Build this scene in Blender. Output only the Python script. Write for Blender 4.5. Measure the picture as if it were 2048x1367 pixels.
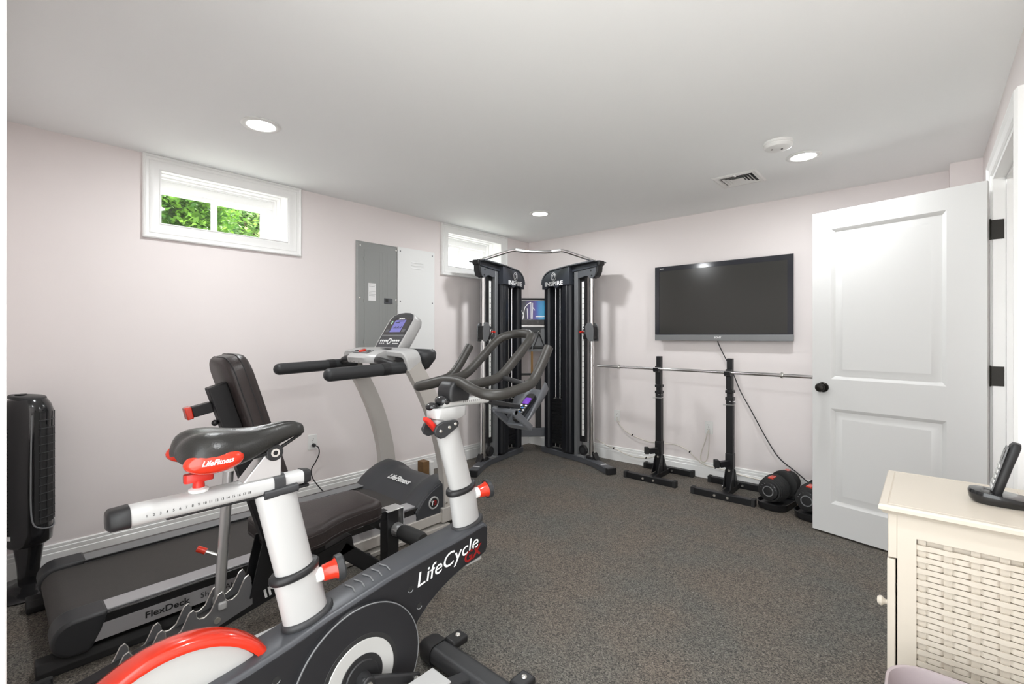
import bpy, bmesh, math, random
from mathutils import Vector, Matrix

for _o in list(bpy.data.objects):
    bpy.data.objects.remove(_o, do_unlink=True)
SC = bpy.context.scene
COL = SC.collection
R = math.radians
random.seed(7)

# ------------------------------------------------------------------ camera
cam_d = bpy.data.cameras.new('camera')
cam = bpy.data.objects.new('camera', cam_d)
COL.objects.link(cam)
cam.location = (3.504, 0.0, 1.2546)
cam.rotation_euler = (R(90), 0, R(41.65))
cam_d.sensor_width = 36
cam_d.lens = 36 * 932.6 / 2048
cam_d.shift_y = -11.5 / 2048
cam_d.clip_start = 0.01
SC.camera = cam

# ------------------------------------------------------------------ world and exposure
wd = bpy.data.worlds.new('daylight')
SC.world = wd
wd.use_nodes = True
bg = wd.node_tree.nodes['Background']
bg.inputs[0].default_value = (0.95, 0.985, 1.0, 1)
bg.inputs[1].default_value = 3.4
sun_d = bpy.data.lights.new('sun', 'SUN')
sun_d.energy = 9.0
sun_d.angle = R(1.0)
sun_d.color = (1, 0.95, 0.86)
sun = bpy.data.objects.new('sun', sun_d)
COL.objects.link(sun)
sun.location = (-6, -4, 8)
sun.rotation_euler = Vector((0.30, -0.45, -0.84)).to_track_quat('-Z', 'Y').to_euler()
LAMP_W = 8.2
vs = SC.view_settings
vs.view_transform = 'Standard'
vs.look = 'None'
vs.exposure = 0.62
vs.gamma = 1.0
vs.use_curve_mapping = False
SC.cycles.max_bounces = 14
SC.cycles.diffuse_bounces = 7
SC.cycles.transparent_max_bounces = 12

# ------------------------------------------------------------------ materials
MATS = {}
def mat(name, col, rough=0.5, metal=0.0, bump=0.0, bscale=200.0, var=0.0, vscale=20.0,
        spec=0.5, coat=0.0, emit=None, estr=0.0, trans=0.0, alpha=1.0, ior=1.45):
    if name in MATS:
        return MATS[name]
    m = bpy.data.materials.new(name)
    m.use_nodes = True
    nt = m.node_tree
    b = nt.nodes['Principled BSDF']
    b.inputs['Base Color'].default_value = (*col, 1)
    b.inputs['Roughness'].default_value = rough
    b.inputs['Metallic'].default_value = metal
    b.inputs['Specular IOR Level'].default_value = spec
    b.inputs['Coat Weight'].default_value = coat
    b.inputs['Coat Roughness'].default_value = 0.08
    b.inputs['IOR'].default_value = ior
    if trans:
        b.inputs['Transmission Weight'].default_value = trans
    if alpha < 1:
        b.inputs['Alpha'].default_value = alpha
    if emit:
        b.inputs['Emission Color'].default_value = (*emit, 1)
        b.inputs['Emission Strength'].default_value = estr
    tc = nt.nodes.new('ShaderNodeTexCoord')
    if var > 0:
        n = nt.nodes.new('ShaderNodeTexNoise')
        n.inputs['Scale'].default_value = vscale
        n.inputs['Detail'].default_value = 4
        mx = nt.nodes.new('ShaderNodeMix'); mx.data_type = 'RGBA'
        mx.inputs[6].default_value = (*[max(0, c * (1 - var)) for c in col], 1)
        mx.inputs[7].default_value = (*[min(1, c * (1 + var)) for c in col], 1)
        nt.links.new(tc.outputs['Object'], n.inputs['Vector'])
        nt.links.new(n.outputs['Fac'], mx.inputs[0])
        nt.links.new(mx.outputs[2], b.inputs['Base Color'])
    if bump > 0:
        n2 = nt.nodes.new('ShaderNodeTexNoise')
        n2.inputs['Scale'].default_value = bscale
        n2.inputs['Detail'].default_value = 3
        bp = nt.nodes.new('ShaderNodeBump')
        bp.inputs['Strength'].default_value = bump
        bp.inputs['Distance'].default_value = 0.002
        nt.links.new(tc.outputs['Object'], n2.inputs['Vector'])
        nt.links.new(n2.outputs['Fac'], bp.inputs['Height'])
        nt.links.new(bp.outputs['Normal'], b.inputs['Normal'])
    MATS[name] = m
    return m

M_WALL = mat('pink_wall_paint', (0.85, 0.795, 0.782), 0.6, bump=0.05, bscale=350, var=0.01, vscale=3)
M_CEIL = mat('ceiling_paint', (0.94, 0.955, 0.95), 0.85, bump=0.04, bscale=300)
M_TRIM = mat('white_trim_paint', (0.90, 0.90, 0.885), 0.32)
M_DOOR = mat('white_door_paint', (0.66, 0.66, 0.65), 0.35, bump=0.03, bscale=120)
M_BRONZE = mat('oil_rubbed_bronze', (0.02, 0.018, 0.015), 0.4, 0.6, bump=0.2, bscale=60)
M_BLACK = mat('black_plastic', (0.016, 0.016, 0.017), 0.42)
M_BLACKG = mat('black_gloss', (0.012, 0.012, 0.013), 0.16, coat=0.4)
M_BLACKM = mat('black_powder_coat', (0.009, 0.009, 0.010), 0.42, bump=0.15, bscale=500)
M_RUB = mat('black_rubber', (0.02, 0.02, 0.02), 0.7, bump=0.2, bscale=300)
M_GREYD = mat('charcoal_plastic', (0.032, 0.033, 0.035), 0.45, bump=0.12, bscale=450)
M_GREYM = mat('gunmetal_paint', (0.10, 0.105, 0.115), 0.38, 0.25)
M_GREYL = mat('mid_grey_paint', (0.22, 0.225, 0.23), 0.4, 0.2)
M_SILV = mat('silver_paint', (0.60, 0.60, 0.585), 0.36, 0.35)
M_SILW = mat('pale_silver_paint', (0.50, 0.50, 0.495), 0.38, 0.1)
M_CHAMP = mat('champagne_silver', (0.56, 0.535, 0.50), 0.4, 0.3)
M_ALU = mat('satin_aluminium', (0.72, 0.72, 0.72), 0.3, 0.85)
M_CHROME = mat('chrome', (0.82, 0.82, 0.82), 0.12, 1.0)
M_STEEL = mat('zinc_bolt', (0.75, 0.74, 0.7), 0.25, 0.9)
M_RED = mat('red_plastic', (0.62, 0.03, 0.02), 0.3)
M_ORED = mat('orange_red_gloss', (0.60, 0.030, 0.010), 0.2, coat=0.5)
M_DRED = mat('dark_red_print', (0.25, 0.008, 0.008), 0.4)
M_WHITE = mat('white_plastic', (0.82, 0.82, 0.80), 0.4)
M_PRINT = mat('white_print', (0.85, 0.85, 0.85), 0.5)
M_INK = mat('black_print', (0.02, 0.02, 0.02), 0.5)
M_LEATH = mat('dark_brown_vinyl', (0.028, 0.021, 0.020), 0.36, bump=0.35, bscale=220, var=0.25, vscale=9)
M_CREAM = mat('cream_lacquer', (0.66, 0.60, 0.51), 0.35, var=0.02, vscale=8)
M_CORDW = mat('cream_cable', (0.72, 0.68, 0.60), 0.5)
M_SADDLE = mat('saddle_vinyl', (0.019, 0.0185, 0.017), 0.3, bump=0.25, bscale=260)
M_BAR = mat('handlebar_rubber', (0.028, 0.026, 0.023), 0.42, bump=0.15, bscale=400)

# ------------------------------------------------------------------ geometry helpers
def V(*a):
    return Vector(a)

def fillet(pts, rad, n=6):
    pts = [Vector(p) for p in pts]
    out = [pts[0]]
    for i in range(1, len(pts) - 1):
        a, b, c = pts[i - 1], pts[i], pts[i + 1]
        r_ = min(rad, (a - b).length * 0.48, (c - b).length * 0.48)
        p = b + (a - b).normalized() * r_
        q = b + (c - b).normalized() * r_
        for k in range(n + 1):
            t = k / n
            out.append(p * (1 - t) ** 2 + b * 2 * t * (1 - t) + q * t * t)
    out.append(pts[-1])
    return out

def spline(pts, k=6):
    P = [Vector(p) for p in pts]
    P = [P[0] * 2 - P[1]] + P + [P[-1] * 2 - P[-2]]
    out = []
    for i in range(1, len(P) - 2):
        for j in range(k):
            t = j / k
            a, b, c, d = P[i - 1], P[i], P[i + 1], P[i + 2]
            out.append(0.5 * ((2 * b) + (c - a) * t + (2 * a - 5 * b + 4 * c - d) * t * t + (3 * b - a - 3 * c + d) * t ** 3))
    out.append(P[-2])
    return out

def rrect(w, h, r, n=5):
    """rounded rectangle outline centred on 0"""
    o = []
    for cx, cy, a0 in ((w / 2 - r, h / 2 - r, 0), (-w / 2 + r, h / 2 - r, 90), (-w / 2 + r, -h / 2 + r, 180), (w / 2 - r, -h / 2 + r, 270)):
        for k in range(n + 1):
            a = R(a0 + 90 * k / n)
            o.append((cx + r * math.cos(a), cy + r * math.sin(a)))
    return o

def ellipse(a, b, n=24):
    return [(a * math.cos(2 * math.pi * k / n), b * math.sin(2 * math.pi * k / n)) for k in range(n)]

PART_M = None     # size and place of the bike parts
WM = {}          # world matrices by object name
def wmat(o):
    return WM.get(o.name, Matrix.Identity(4)) if o else Matrix.Identity(4)

class MB:
    def __init__(s):
        s.v = []; s.f = []
    def add(s, vs, fs):
        n = len(s.v)
        s.v += [Vector(p) for p in vs]
        s.f += [tuple(i + n for i in f) for f in fs]
        return s
    def bx(s, lo, hi):
        x0, y0, z0 = lo; x1, y1, z1 = hi
        return s.add([(x0, y0, z0), (x1, y0, z0), (x1, y1, z0), (x0, y1, z0), (x0, y0, z1), (x1, y0, z1), (x1, y1, z1), (x0, y1, z1)],
                     [(0, 3, 2, 1), (4, 5, 6, 7), (0, 1, 5, 4), (1, 2, 6, 5), (2, 3, 7, 6), (3, 0, 4, 7)])
    def box(s, c, size, rot=None):
        c = Vector(c); h = Vector(size) / 2
        pts = [Vector((x * h.x, y * h.y, z * h.z)) for z in (-1, 1) for x, y in ((-1, -1), (1, -1), (1, 1), (-1, 1))]
        if rot is not None:
            pts = [rot @ p for p in pts]
        return s.add([c + p for p in pts], [(0, 3, 2, 1), (4, 5, 6, 7), (0, 1, 5, 4), (1, 2, 6, 5), (2, 3, 7, 6), (3, 0, 4, 7)])
    def ring(s, A, B, cap=True):
        n = len(A); fs = [(i, (i + 1) % n, n + (i + 1) % n, n + i) for i in range(n)]
        if cap:
            fs += [tuple(range(n - 1, -1, -1)), tuple(range(n, 2 * n))]
        return s.add(list(A) + list(B), fs)
    def loft(s, rings, cap=True, closed=False):
        n = len(rings[0]); vs = [p for r_ in rings for p in r_]; fs = []
        m = len(rings)
        for k in range(m if closed else m - 1):
            a = k * n; b = ((k + 1) % m) * n
            fs += [(a + i, a + (i + 1) % n, b + (i + 1) % n, b + i) for i in range(n)]
        if cap and not closed:
            fs += [tuple(range(n - 1, -1, -1)), tuple(range((m - 1) * n, m * n))]
        return s.add(vs, fs)
    def sweep(s, pts, prof, up=(0, 0, 1), cap=True, closed=False, scale=None):
        """profile (a,b): a along side, b along up-ish"""
        pts = [Vector(p) for p in pts]; rings = []
        m = len(pts); nrm = None
        for i, p in enumerate(pts):
            if closed:
                t = (pts[(i + 1) % m] - pts[i - 1]).normalized()
            else:
                t = (pts[min(i + 1, m - 1)] - pts[max(i - 1, 0)]).normalized()
            if nrm is None:
                u = Vector(up)
                if abs(u.dot(t)) > 0.98:
                    u = Vector((1, 0, 0))
                nrm = (u - t * u.dot(t)).normalized()
            else:
                nrm = (nrm - t * nrm.dot(t)).normalized()
            side = t.cross(nrm)
            k = scale[i] if scale else 1.0
            rings.append([p + side * (a * k) + nrm * (b * k) for a, b in prof])
        return s.loft(rings, cap, closed)
    def tube(s, pts, r=0.01, n=12, cap=True, closed=False, scale=None):
        return s.sweep(pts, ellipse(r, r, n), cap=cap, closed=closed, scale=scale)
    def bar(s, p, q, w, h, up=(0, 0, 1)):
        return s.sweep([p, q], [(-w / 2, -h / 2), (w / 2, -h / 2), (w / 2, h / 2), (-w / 2, h / 2)], up)
    def cyl(s, p, q, r, r2=None, n=20):
        p = Vector(p); q = Vector(q); t = (q - p).normalized()
        u = t.orthogonal().normalized(); w = t.cross(u)
        r2 = r if r2 is None else r2
        A = [p + (u * math.cos(2 * math.pi * k / n) + w * math.sin(2 * math.pi * k / n)) * r for k in range(n)]
        B = [q + (u * math.cos(2 * math.pi * k / n) + w * math.sin(2 * math.pi * k / n)) * r2 for k in range(n)]
        return s.ring(A, B)
    def lathe(s, prof, o, axis=(0, 0, 1), n=28, cap=True):
        o = Vector(o); t = Vector(axis).normalized(); u = t.orthogonal().normalized(); w = t.cross(u)
        rings = [[o + t * h + (u * math.cos(2 * math.pi * k / n) + w * math.sin(2 * math.pi * k / n)) * max(r_, 1e-4) for k in range(n)] for r_, h in prof]
        return s.loft(rings, cap)
    def ell(s, c, rad, n=20, m=12, rot=None):
        c = Vector(c); rings = []
        for j in range(m + 1):
            a = math.pi * (j / m - 0.5); ca = max(math.cos(a), 1e-3)
            rg = [Vector((rad[0] * ca * math.cos(2 * math.pi * k / n), rad[1] * ca * math.sin(2 * math.pi * k / n), rad[2] * math.sin(a))) for k in range(n)]
            if rot is not None:
                rg = [rot @ p for p in rg]
            rings.append([c + p for p in rg])
        return s.loft(rings)
    def px(s, poly, x0, x1):
        """polygon in (y,z) extruded along x"""
        return s.ring([Vector((x0, a, b)) for a, b in poly], [Vector((x1, a, b)) for a, b in poly])
    def py(s, poly, y0, y1):
        return s.ring([Vector((a, y0, b)) for a, b in poly], [Vector((a, y1, b)) for a, b in poly])
    def pz(s, poly, z0, z1):
        return s.ring([Vector((a, b, z0)) for a, b in poly], [Vector((a, b, z1)) for a, b in poly])
    def xf(s, M):
        s.v = [M @ p for p in s.v]
        return s
    def build(s, name, m, parent=None, bev=0.0, seg=2, local=False, smooth=40, sub=0, label=None):
        inv = Matrix.Identity(4) if local else wmat(parent).inverted()
        if PART_M is not None and not local:
            inv = inv @ PART_M
        me = bpy.data.meshes.new(name)
        me.from_pydata([tuple(inv @ p) for p in s.v], [], s.f)
        bm = bmesh.new(); bm.from_mesh(me)
        bmesh.ops.recalc_face_normals(bm, faces=bm.faces)
        bm.to_mesh(me); bm.free()
        me.polygons.foreach_set('use_smooth', [True] * len(me.polygons))
        me.set_sharp_from_angle(angle=R(smooth))
        me.materials.append(m)
        o = bpy.data.objects.new(name, me)
        COL.objects.link(o)
        if parent:
            o.parent = parent
            WM[o.name] = wmat(parent).copy()
        if bev:
            b = o.modifiers.new('edge', 'BEVEL')
            b.width = bev; b.segments = seg; b.limit_method = 'ANGLE'; b.angle_limit = R(35)
            b.harden_normals = False
        if sub:
            sb = o.modifiers.new('round', 'SUBSURF'); sb.levels = sub; sb.render_levels = sub
        if label:
            o['label'] = label
        return o

def tag(o, label=None, cat=None, group=None, kind=None):
    if label: o['label'] = label
    if cat: o['category'] = cat
    if group: o['group'] = group
    if kind: o['kind'] = kind
    return o

def thing(name, label, cat, loc=(0, 0, 0), rz=0.0, group=None, kind=None):
    o = bpy.data.objects.new(name, None)
    COL.objects.link(o)
    o.empty_display_size = 0.1
    o.location = loc
    o.rotation_euler = (0, 0, rz)
    WM[o.name] = Matrix.Translation(Vector(loc)) @ Matrix.Rotation(rz, 4, 'Z')
    return tag(o, label, cat, group, kind)

def dup(root, loc, rz=None, label=None):
    def cp(o, par):
        c = o.copy(); COL.objects.link(c)
        c.parent = par
        for ch in [x for x in ALLCH.get(o.name, [])]:
            cp(ch, c)
        return c
    ALLCH = {}
    for o in COL.objects:
        if o.parent:
            ALLCH.setdefault(o.parent.name, []).append(o)
    r_ = cp(root, None)
    r_.location = loc
    if rz is not None:
        r_.rotation_euler = (0, 0, rz)
    if label:
        r_['label'] = label
    return r_

def text(body, size, org, xd, yd, m, parent, name='lettering', ext=0.0006, shear=0.0, off=0.0, sx=1.0, align='LEFT', label=None, proj=None):
    cu = bpy.data.curves.new('t', 'FONT')
    cu.body = body; cu.size = size; cu.extrude = ext; cu.shear = shear; cu.offset = off
    cu.align_x = align; cu.align_y = 'CENTER'; cu.resolution_u = 4
    ob = bpy.data.objects.new('t', cu); COL.objects.link(ob)
    dg = bpy.context.evaluated_depsgraph_get()
    me = bpy.data.meshes.new_from_object(ob.evaluated_get(dg))
    bpy.data.objects.remove(ob, do_unlink=True)
    xd = Vector(xd).normalized(); yd = Vector(yd).normalized(); nd = xd.cross(yd)
    b = MB()
    b.add([Vector(org) + xd * (v.co.x * sx) + yd * v.co.y + nd * v.co.z for v in me.vertices], [tuple(p.vertices) for p in me.polygons])
    if proj:
        b.v = [proj(p) for p in b.v]
    bpy.data.meshes.remove(me)
    return b.build(name, m, parent, smooth=20, label=label)
# ================================================================== the room
H = 2.352            # ceiling height
YB = 4.235           # back wall
XR = 3.762           # right wall
WT = 0.30            # left wall thickness

def floor_mat():
    m = bpy.data.materials.new('rubber_crumb_floor'); m.use_nodes = True
    nt = m.node_tree; b = nt.nodes['Principled BSDF']
    tc = nt.nodes.new('ShaderNodeTexCoord')
    vo = nt.nodes.new('ShaderNodeTexVoronoi'); vo.inputs['Scale'].default_value = 230
    nb = nt.nodes.new('ShaderNodeTexNoise'); nb.inputs['Scale'].default_value = 2.6; nb.inputs['Detail'].default_value = 3
    nf = nt.nodes.new('ShaderNodeTexNoise'); nf.inputs['Scale'].default_value = 120; nf.inputs['Detail'].default_value = 3
    for n in (vo, nb, nf):
        nt.links.new(tc.outputs['Object'], n.inputs['Vector'])
    hsv = nt.nodes.new('ShaderNodeSeparateColor')
    nt.links.new(vo.outputs['Color'], hsv.inputs[0])
    r1 = nt.nodes.new('ShaderNodeValToRGB')
    e = r1.color_ramp.elements
    e[0].position = 0.0; e[0].color = (0.030, 0.029, 0.027, 1)
    e[1].position = 1.0; e[1].color = (0.26, 0.25, 0.23, 1)
    k = e.new(0.45); k.color = (0.108, 0.096, 0.082, 1)
    k = e.new(0.80); k.color = (0.158, 0.141, 0.121, 1)
    k = e.new(0.985); k.color = (0.20, 0.18, 0.156, 1)
    nt.links.new(hsv.outputs[0], r1.inputs[0])
    tint = nt.nodes.new('ShaderNodeValToRGB')
    t = tint.color_ramp.elements
    t[0].position = 0.35; t[0].color = (0.92, 0.98, 1.0, 1)
    t[1].position = 0.62; t[1].color = (1.08, 1.02, 0.97, 1)
    nt.links.new(nb.outputs['Fac'], tint.inputs[0])
    mu = nt.nodes.new('ShaderNodeMix'); mu.data_type = 'RGBA'; mu.blend_type = 'MULTIPLY'; mu.inputs[0].default_value = 1
    nt.links.new(r1.outputs[0], mu.inputs[6]); nt.links.new(tint.outputs[0], mu.inputs[7])
    nt.links.new(mu.outputs[2], b.inputs['Base Color'])
    b.inputs['Roughness'].default_value = 0.72
    b.inputs['Specular IOR Level'].default_value = 0.4
    bp = nt.nodes.new('ShaderNodeBump'); bp.inputs['Strength'].default_value = 0.45; bp.inputs['Distance'].default_value = 0.002
    nt.links.new(nf.outputs['Fac'], bp.inputs['Height']); nt.links.new(bp.outputs['Normal'], b.inputs['Normal'])
    return m

tag(MB().bx((-0.02, -0.14, -0.05), (5.2, YB + 0.02, 0)).build('floor', floor_mat()), kind='structure')
tag(MB().bx((-0.02, -0.14, H), (5.2, YB + 0.02, H + 0.08)).build('ceiling', M_CEIL), kind='structure')

tag(MB().bx((-0.3, -4.0, -0.05), (6.0, -0.14, -0.002)).build('floor_hall', mat('pale_bounce_floor', (0.74, 0.72, 0.68), 0.5, var=0.05, vscale=4)), kind='structure')  # unseen adjoining floor, pale so it throws fill light up through the opening

W1 = (0.70, 1.465); W2 = (2.989, 3.754); WZ = (1.94, 2.293)
def wall_x(name, x0, x1, ys, holes, zt=H):
    """slab on constant x with openings (y0,y1,z0,z1)"""
    b = MB(); y = ys[0]
    for (a, c, z0, z1) in sorted(holes):
        b.bx((x0, y, 0), (x1, a, zt))
        if z0 > 0: b.bx((x0, a, 0), (x1, c, z0))
        if z1 < zt: b.bx((x0, a, z1), (x1, c, zt))
        y = c
    b.bx((x0, y, 0), (x1, ys[1], zt))
    return tag(b.build(name, M_WALL, smooth=20), kind='structure')

wall_x('wall_left', -WT, 0, (-0.14, YB), [(W1[0], W1[1], *WZ), (W2[0], W2[1], *WZ)])
b = MB().bx((-WT, YB, 0), (5.2, YB + 0.12, H)).bx((3.614, 4.065, 0), (XR, YB, H))
tag(b.build('wall_back', M_WALL), kind='structure')
wall_x('wall_right', XR, XR + 0.115, (-0.14, YB), [(2.505, 3.445, 0, 2.08)])
# front wall: the camera stands in its wide opening
b = MB().bx((-0.02, -0.14, 0), (2.40, -0.003, H))
tag(b.build('wall_front', M_WALL), kind='structure')
# hallway wall beyond the door opening
tag(MB().bx((4.75, -0.14, 0), (4.85, YB, H)).build('wall_hall', M_WALL), kind='structure')

# baseboards
BP = [(0, 0), (0.015, 0), (0.015, 0.093), (0.0115, 0.097), (0.0125, 0.103), (0.0125, 0.118), (0.0085, 0.122), (0.0095, 0.126), (0.009, 0.136), (0.005, 0.141), (0, 0.141)]
tag(MB().ring([V(a, -0.003, z) for a, z in BP], [V(a, YB, z) for a, z in BP]).build('baseboard_left', M_TRIM, smooth=20), kind='structure')
tag(MB().ring([V(0.0, YB - a, z) for a, z in BP], [V(3.614, YB - a, z) for a, z in BP]).build('baseboard_back', M_TRIM, smooth=20), kind='structure')
bb = MB().ring([V(XR - a, -0.003, z) for a, z in BP], [V(XR - a, 2.44, z) for a, z in BP])
bb.ring([V(XR - a, 3.51, z) for a, z in BP], [V(XR - a, 4.065, z) for a, z in BP])
tag(bb.build('baseboard_right', M_TRIM, smooth=20), kind='structure')

# ------------------------------------------------------------------ windows
M_VINYL = mat('white_vinyl', (0.92, 0.92, 0.92), 0.3)
def glass_mat():
    m = bpy.data.materials.new('window_glass'); m.use_nodes = True
    nt = m.node_tree
    for n in list(nt.nodes):
        if n.type != 'OUTPUT_MATERIAL': nt.nodes.remove(n)
    out = [n for n in nt.nodes if n.type == 'OUTPUT_MATERIAL'][0]
    tr = nt.nodes.new('ShaderNodeBsdfTransparent'); tr.inputs[0].default_value = (0.96, 0.98, 0.97, 1)
    gl = nt.nodes.new('ShaderNodeBsdfGlossy'); gl.inputs['Roughness'].default_value = 0.02
    mx = nt.nodes.new('ShaderNodeMixShader'); mx.inputs[0].default_value = 0.06
    nt.links.new(tr.outputs[0], mx.inputs[1]); nt.links.new(gl.outputs[0], mx.inputs[2])
    nt.links.new(mx.outputs[0], out.inputs[0])
    return m
M_GLASS = glass_mat()

def frame_x(y0, y1, z0, z1, prof):
    """picture-frame moulding in the x plane: prof = (inset towards centre, x)"""
    rings = []
    for i, x in prof:
        rings.append([V(x, y0 + i, z0 + i), V(x, y1 - i, z0 + i), V(x, y1 - i, z1 - i), V(x, y0 + i, z1 - i)])
    return MB().loft(rings, cap=False, closed=True)

def window(name, W):
    w = thing(name, None, None, (0, (W[0] + W[1]) / 2, WZ[0]), kind='structure')
    y0, y1 = W; z0, z1 = WZ
    # casing: outer bead, flat, inner step
    c = 0.088
    frame_x(y0 - c, y1 + c, z0 - 0.092, H - 0.001,
            [(0, 0.001), (0, 0.024), (0.006, 0.028), (0.014, 0.024), (0.017, 0.019), (0.030, 0.016), (0.034, 0.019), (0.040, 0.016),
             (0.056, 0.0135), (0.056, 0.001)]).build('casing', M_TRIM, w, smooth=25)
    frame_x(y0 - 0.034, y1 + 0.034, z0 - 0.037, z1 + 0.006, [(0, 0.001), (0, 0.0135), (0.028, 0.0125), (0.034, 0.009), (0.034, 0.001)]).build('inner_casing', M_TRIM, w, smooth=25)
    # deep jamb liner with one board step
    frame_x(y0, y1, z0, z1, [(0, 0.008), (0.006, 0.008), (0.006, -0.11), (0.012, -0.113), (0.012, -0.17), (0, -0.17)]).build('jamb_liner', M_VINYL, w, smooth=25)
    # vinyl frame, stepped
    frame_x(y0, y1, z0, z1, [(0, -0.17), (0.022, -0.17), (0.022, -0.195), (0.030, -0.195), (0.030, -0.25), (0, -0.25)]).build('window_frame', M_VINYL, w, smooth=25)
    ym = (y0 + y1) / 2
    for k, (a, c2, xs) in enumerate(((y0 + 0.014, ym - 0.018, -0.218), (ym - 0.030, y1 - 0.068, -0.245))):
        s = frame_x(a, c2, z0 + 0.024, z1 - 0.082, [(0, xs), (0.024, xs), (0.028, xs - 0.006), (0.028, xs - 0.022), (0, xs - 0.022)]).build('sash', M_VINYL, w, smooth=25)
        MB().bx((xs - 0.017, a + 0.024, z0 + 0.046), (xs - 0.013, c2 - 0.024, z1 - 0.104)).build('pane', M_GLASS, s)
    MB().bx((-0.215, y1 - 0.072, z0 + 0.02), (-0.27, y1 - 0.02, z1 - 0.03)).bx((-0.25, y0 + 0.02, z1 - 0.085), (-0.205, y1 - 0.02, z1 - 0.028)).build('head_track', M_VINYL, w, bev=0.003)
    MB().bx((-0.216, ym - 0.040, z0 + 0.13), (-0.206, ym - 0.028, z0 + 0.18)).build('latch', M_VINYL, w, bev=0.003)
    return w
window('window_1', W1)
window('window_2', W2)

# ------------------------------------------------------------------ right doorway trim and door
t1 = thing('trim_1', None, None, (XR, 2.975, 0), kind='structure')
CP = [(0, 0.0), (0, 0.012), (0.010, 0.020), (0.018, 0.020), (0.026, 0.013), (0.062, 0.011), (0.066, 0.006), (0.066, 0.0)]   # across, out
def casing_leg(y_out, sgn, z1):
    A = []; B = []
    for a, t in CP:
        A.append(V(XR - t * 1.25, y_out + sgn * a, 0)); B.append(V(XR - t * 1.25, y_out + sgn * a, z1 - a))
    return MB().ring(A, B)
ZT = 2.146
casing_leg(2.44, 1, ZT).build('casing_leg', M_TRIM, t1, smooth=25)
casing_leg(3.51, -1, ZT).build('casing_leg', M_TRIM, t1, smooth=25)
A = [V(XR - t * 1.25, 2.44 + a, ZT - a) for a, t in CP]; Bq = [V(XR - t * 1.25, 3.51 - a, ZT - a) for a, t in CP]
MB().ring(A, Bq).build('head_casing', M_TRIM, t1, smooth=25)
MB().bx((XR - 0.004, 3.425, 0), (XR + 0.118, 3.447, 2.06)).build('jamb', M_TRIM, t1)
MB().bx((XR - 0.004, 2.503, 0), (XR + 0.118, 2.525, 2.06)).build('jamb', M_TRIM, t1)
MB().bx((XR - 0.004, 2.503, 2.06), (XR + 0.118, 3.447, 2.082)).build('head_jamb', M_TRIM, t1)
MB().bx((XR + 0.042, 3.411, 0), (XR + 0.078, 3.425, 2.06)).bx((XR + 0.042, 2.525, 2.046), (XR + 0.078, 3.425, 2.06)).build('door_stop', M_TRIM, t1, bev=0.002)

HN = Vector((3.734, 3.37, 0)); FE = Vector((2.95, 3.56, 0))
du = (FE - HN).normalized(); dn = Vector((du.y, -du.x, 0))       # dn points to the room side away from camera?
if dn.y < 0: dn = -dn
d1 = thing('door_1', None, None, tuple(HN), kind='structure')
DW = (FE - HN).length; DH = 2.045; TH = 0.035; Z0 = 0.012
def dpt(s, n, z):
    return HN + du * s + dn * n + Vector((0, 0, z))
panels = [(0.155, DW - 0.105, 0.985, 1.93), (0.155, DW - 0.105, 0.20, 0.80)]
def door_side(n0, sg):
    b = MB()
    ss = [0, panels[0][0], panels[0][1], DW]; zs = [Z0, 0.20, 0.80, 0.985, 1.93, DH]
    for i in range(3):
        for j in range(5):
            if i == 1 and j in (1, 3): continue
            b.add([dpt(ss[i], n0, zs[j]), dpt(ss[i + 1], n0, zs[j]), dpt(ss[i + 1], n0, zs[j + 1]), dpt(ss[i], n0, zs[j + 1])], [(0, 1, 2, 3)])
    return b
b = door_side(0, 1)
b.v += []
q = door_side(TH, -1); b.add(q.v, q.f)
b.add([dpt(s, n, z) for s, n, z in ((0, 0, Z0), (DW, 0, Z0), (DW, TH, Z0), (0, TH, Z0), (0, 0, DH), (DW, 0, DH), (DW, TH, DH), (0, TH, DH))],
      [(0, 1, 2, 3), (4, 5, 6, 7), (0, 3, 7, 4), (1, 2, 6, 5)])
for v_ in (0,):
    bm_ = None
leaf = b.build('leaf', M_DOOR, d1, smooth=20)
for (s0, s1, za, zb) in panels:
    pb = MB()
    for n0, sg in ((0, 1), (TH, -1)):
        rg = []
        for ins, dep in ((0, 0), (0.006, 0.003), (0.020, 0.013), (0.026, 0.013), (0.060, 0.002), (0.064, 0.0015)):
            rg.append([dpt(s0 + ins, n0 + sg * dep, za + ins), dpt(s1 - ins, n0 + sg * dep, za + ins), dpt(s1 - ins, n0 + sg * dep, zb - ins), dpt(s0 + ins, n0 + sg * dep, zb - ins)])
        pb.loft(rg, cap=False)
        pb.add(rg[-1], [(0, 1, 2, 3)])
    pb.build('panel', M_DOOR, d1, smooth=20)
kc = dpt(DW - 0.062, 0, 0.93)
kn = MB().lathe([(0.0, 0.012), (0.011, 0.012), (0.011, 0.03), (0.018, 0.034), (0.027, 0.045), (0.028, 0.052), (0.022, 0.062), (0.010, 0.066), (0, 0.066)], kc, -dn).build('knob', M_BRONZE, d1, label='dark bronze knob')
MB().lathe([(0, 0), (0.032, 0), (0.032, 0.006), (0.026, 0.012), (0, 0.012)], kc, -dn).build('rose', M_BRONZE, kn)
MB().cyl(kc + dn * TH, kc + dn * (TH + 0.06), 0.027, 0.02).build('knob', M_BRONZE, d1)
MB().bx((-0.001, 0, 0), (0.001, 0.022, 0.05)).xf(Matrix.Translation(dpt(DW, 0.006, 0.905)) @ Matrix.Rotation(math.atan2(dn.y, dn.x) - math.pi / 2, 4, 'Z')).build('latch_plate', M_BRONZE, d1, local=False)
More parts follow.
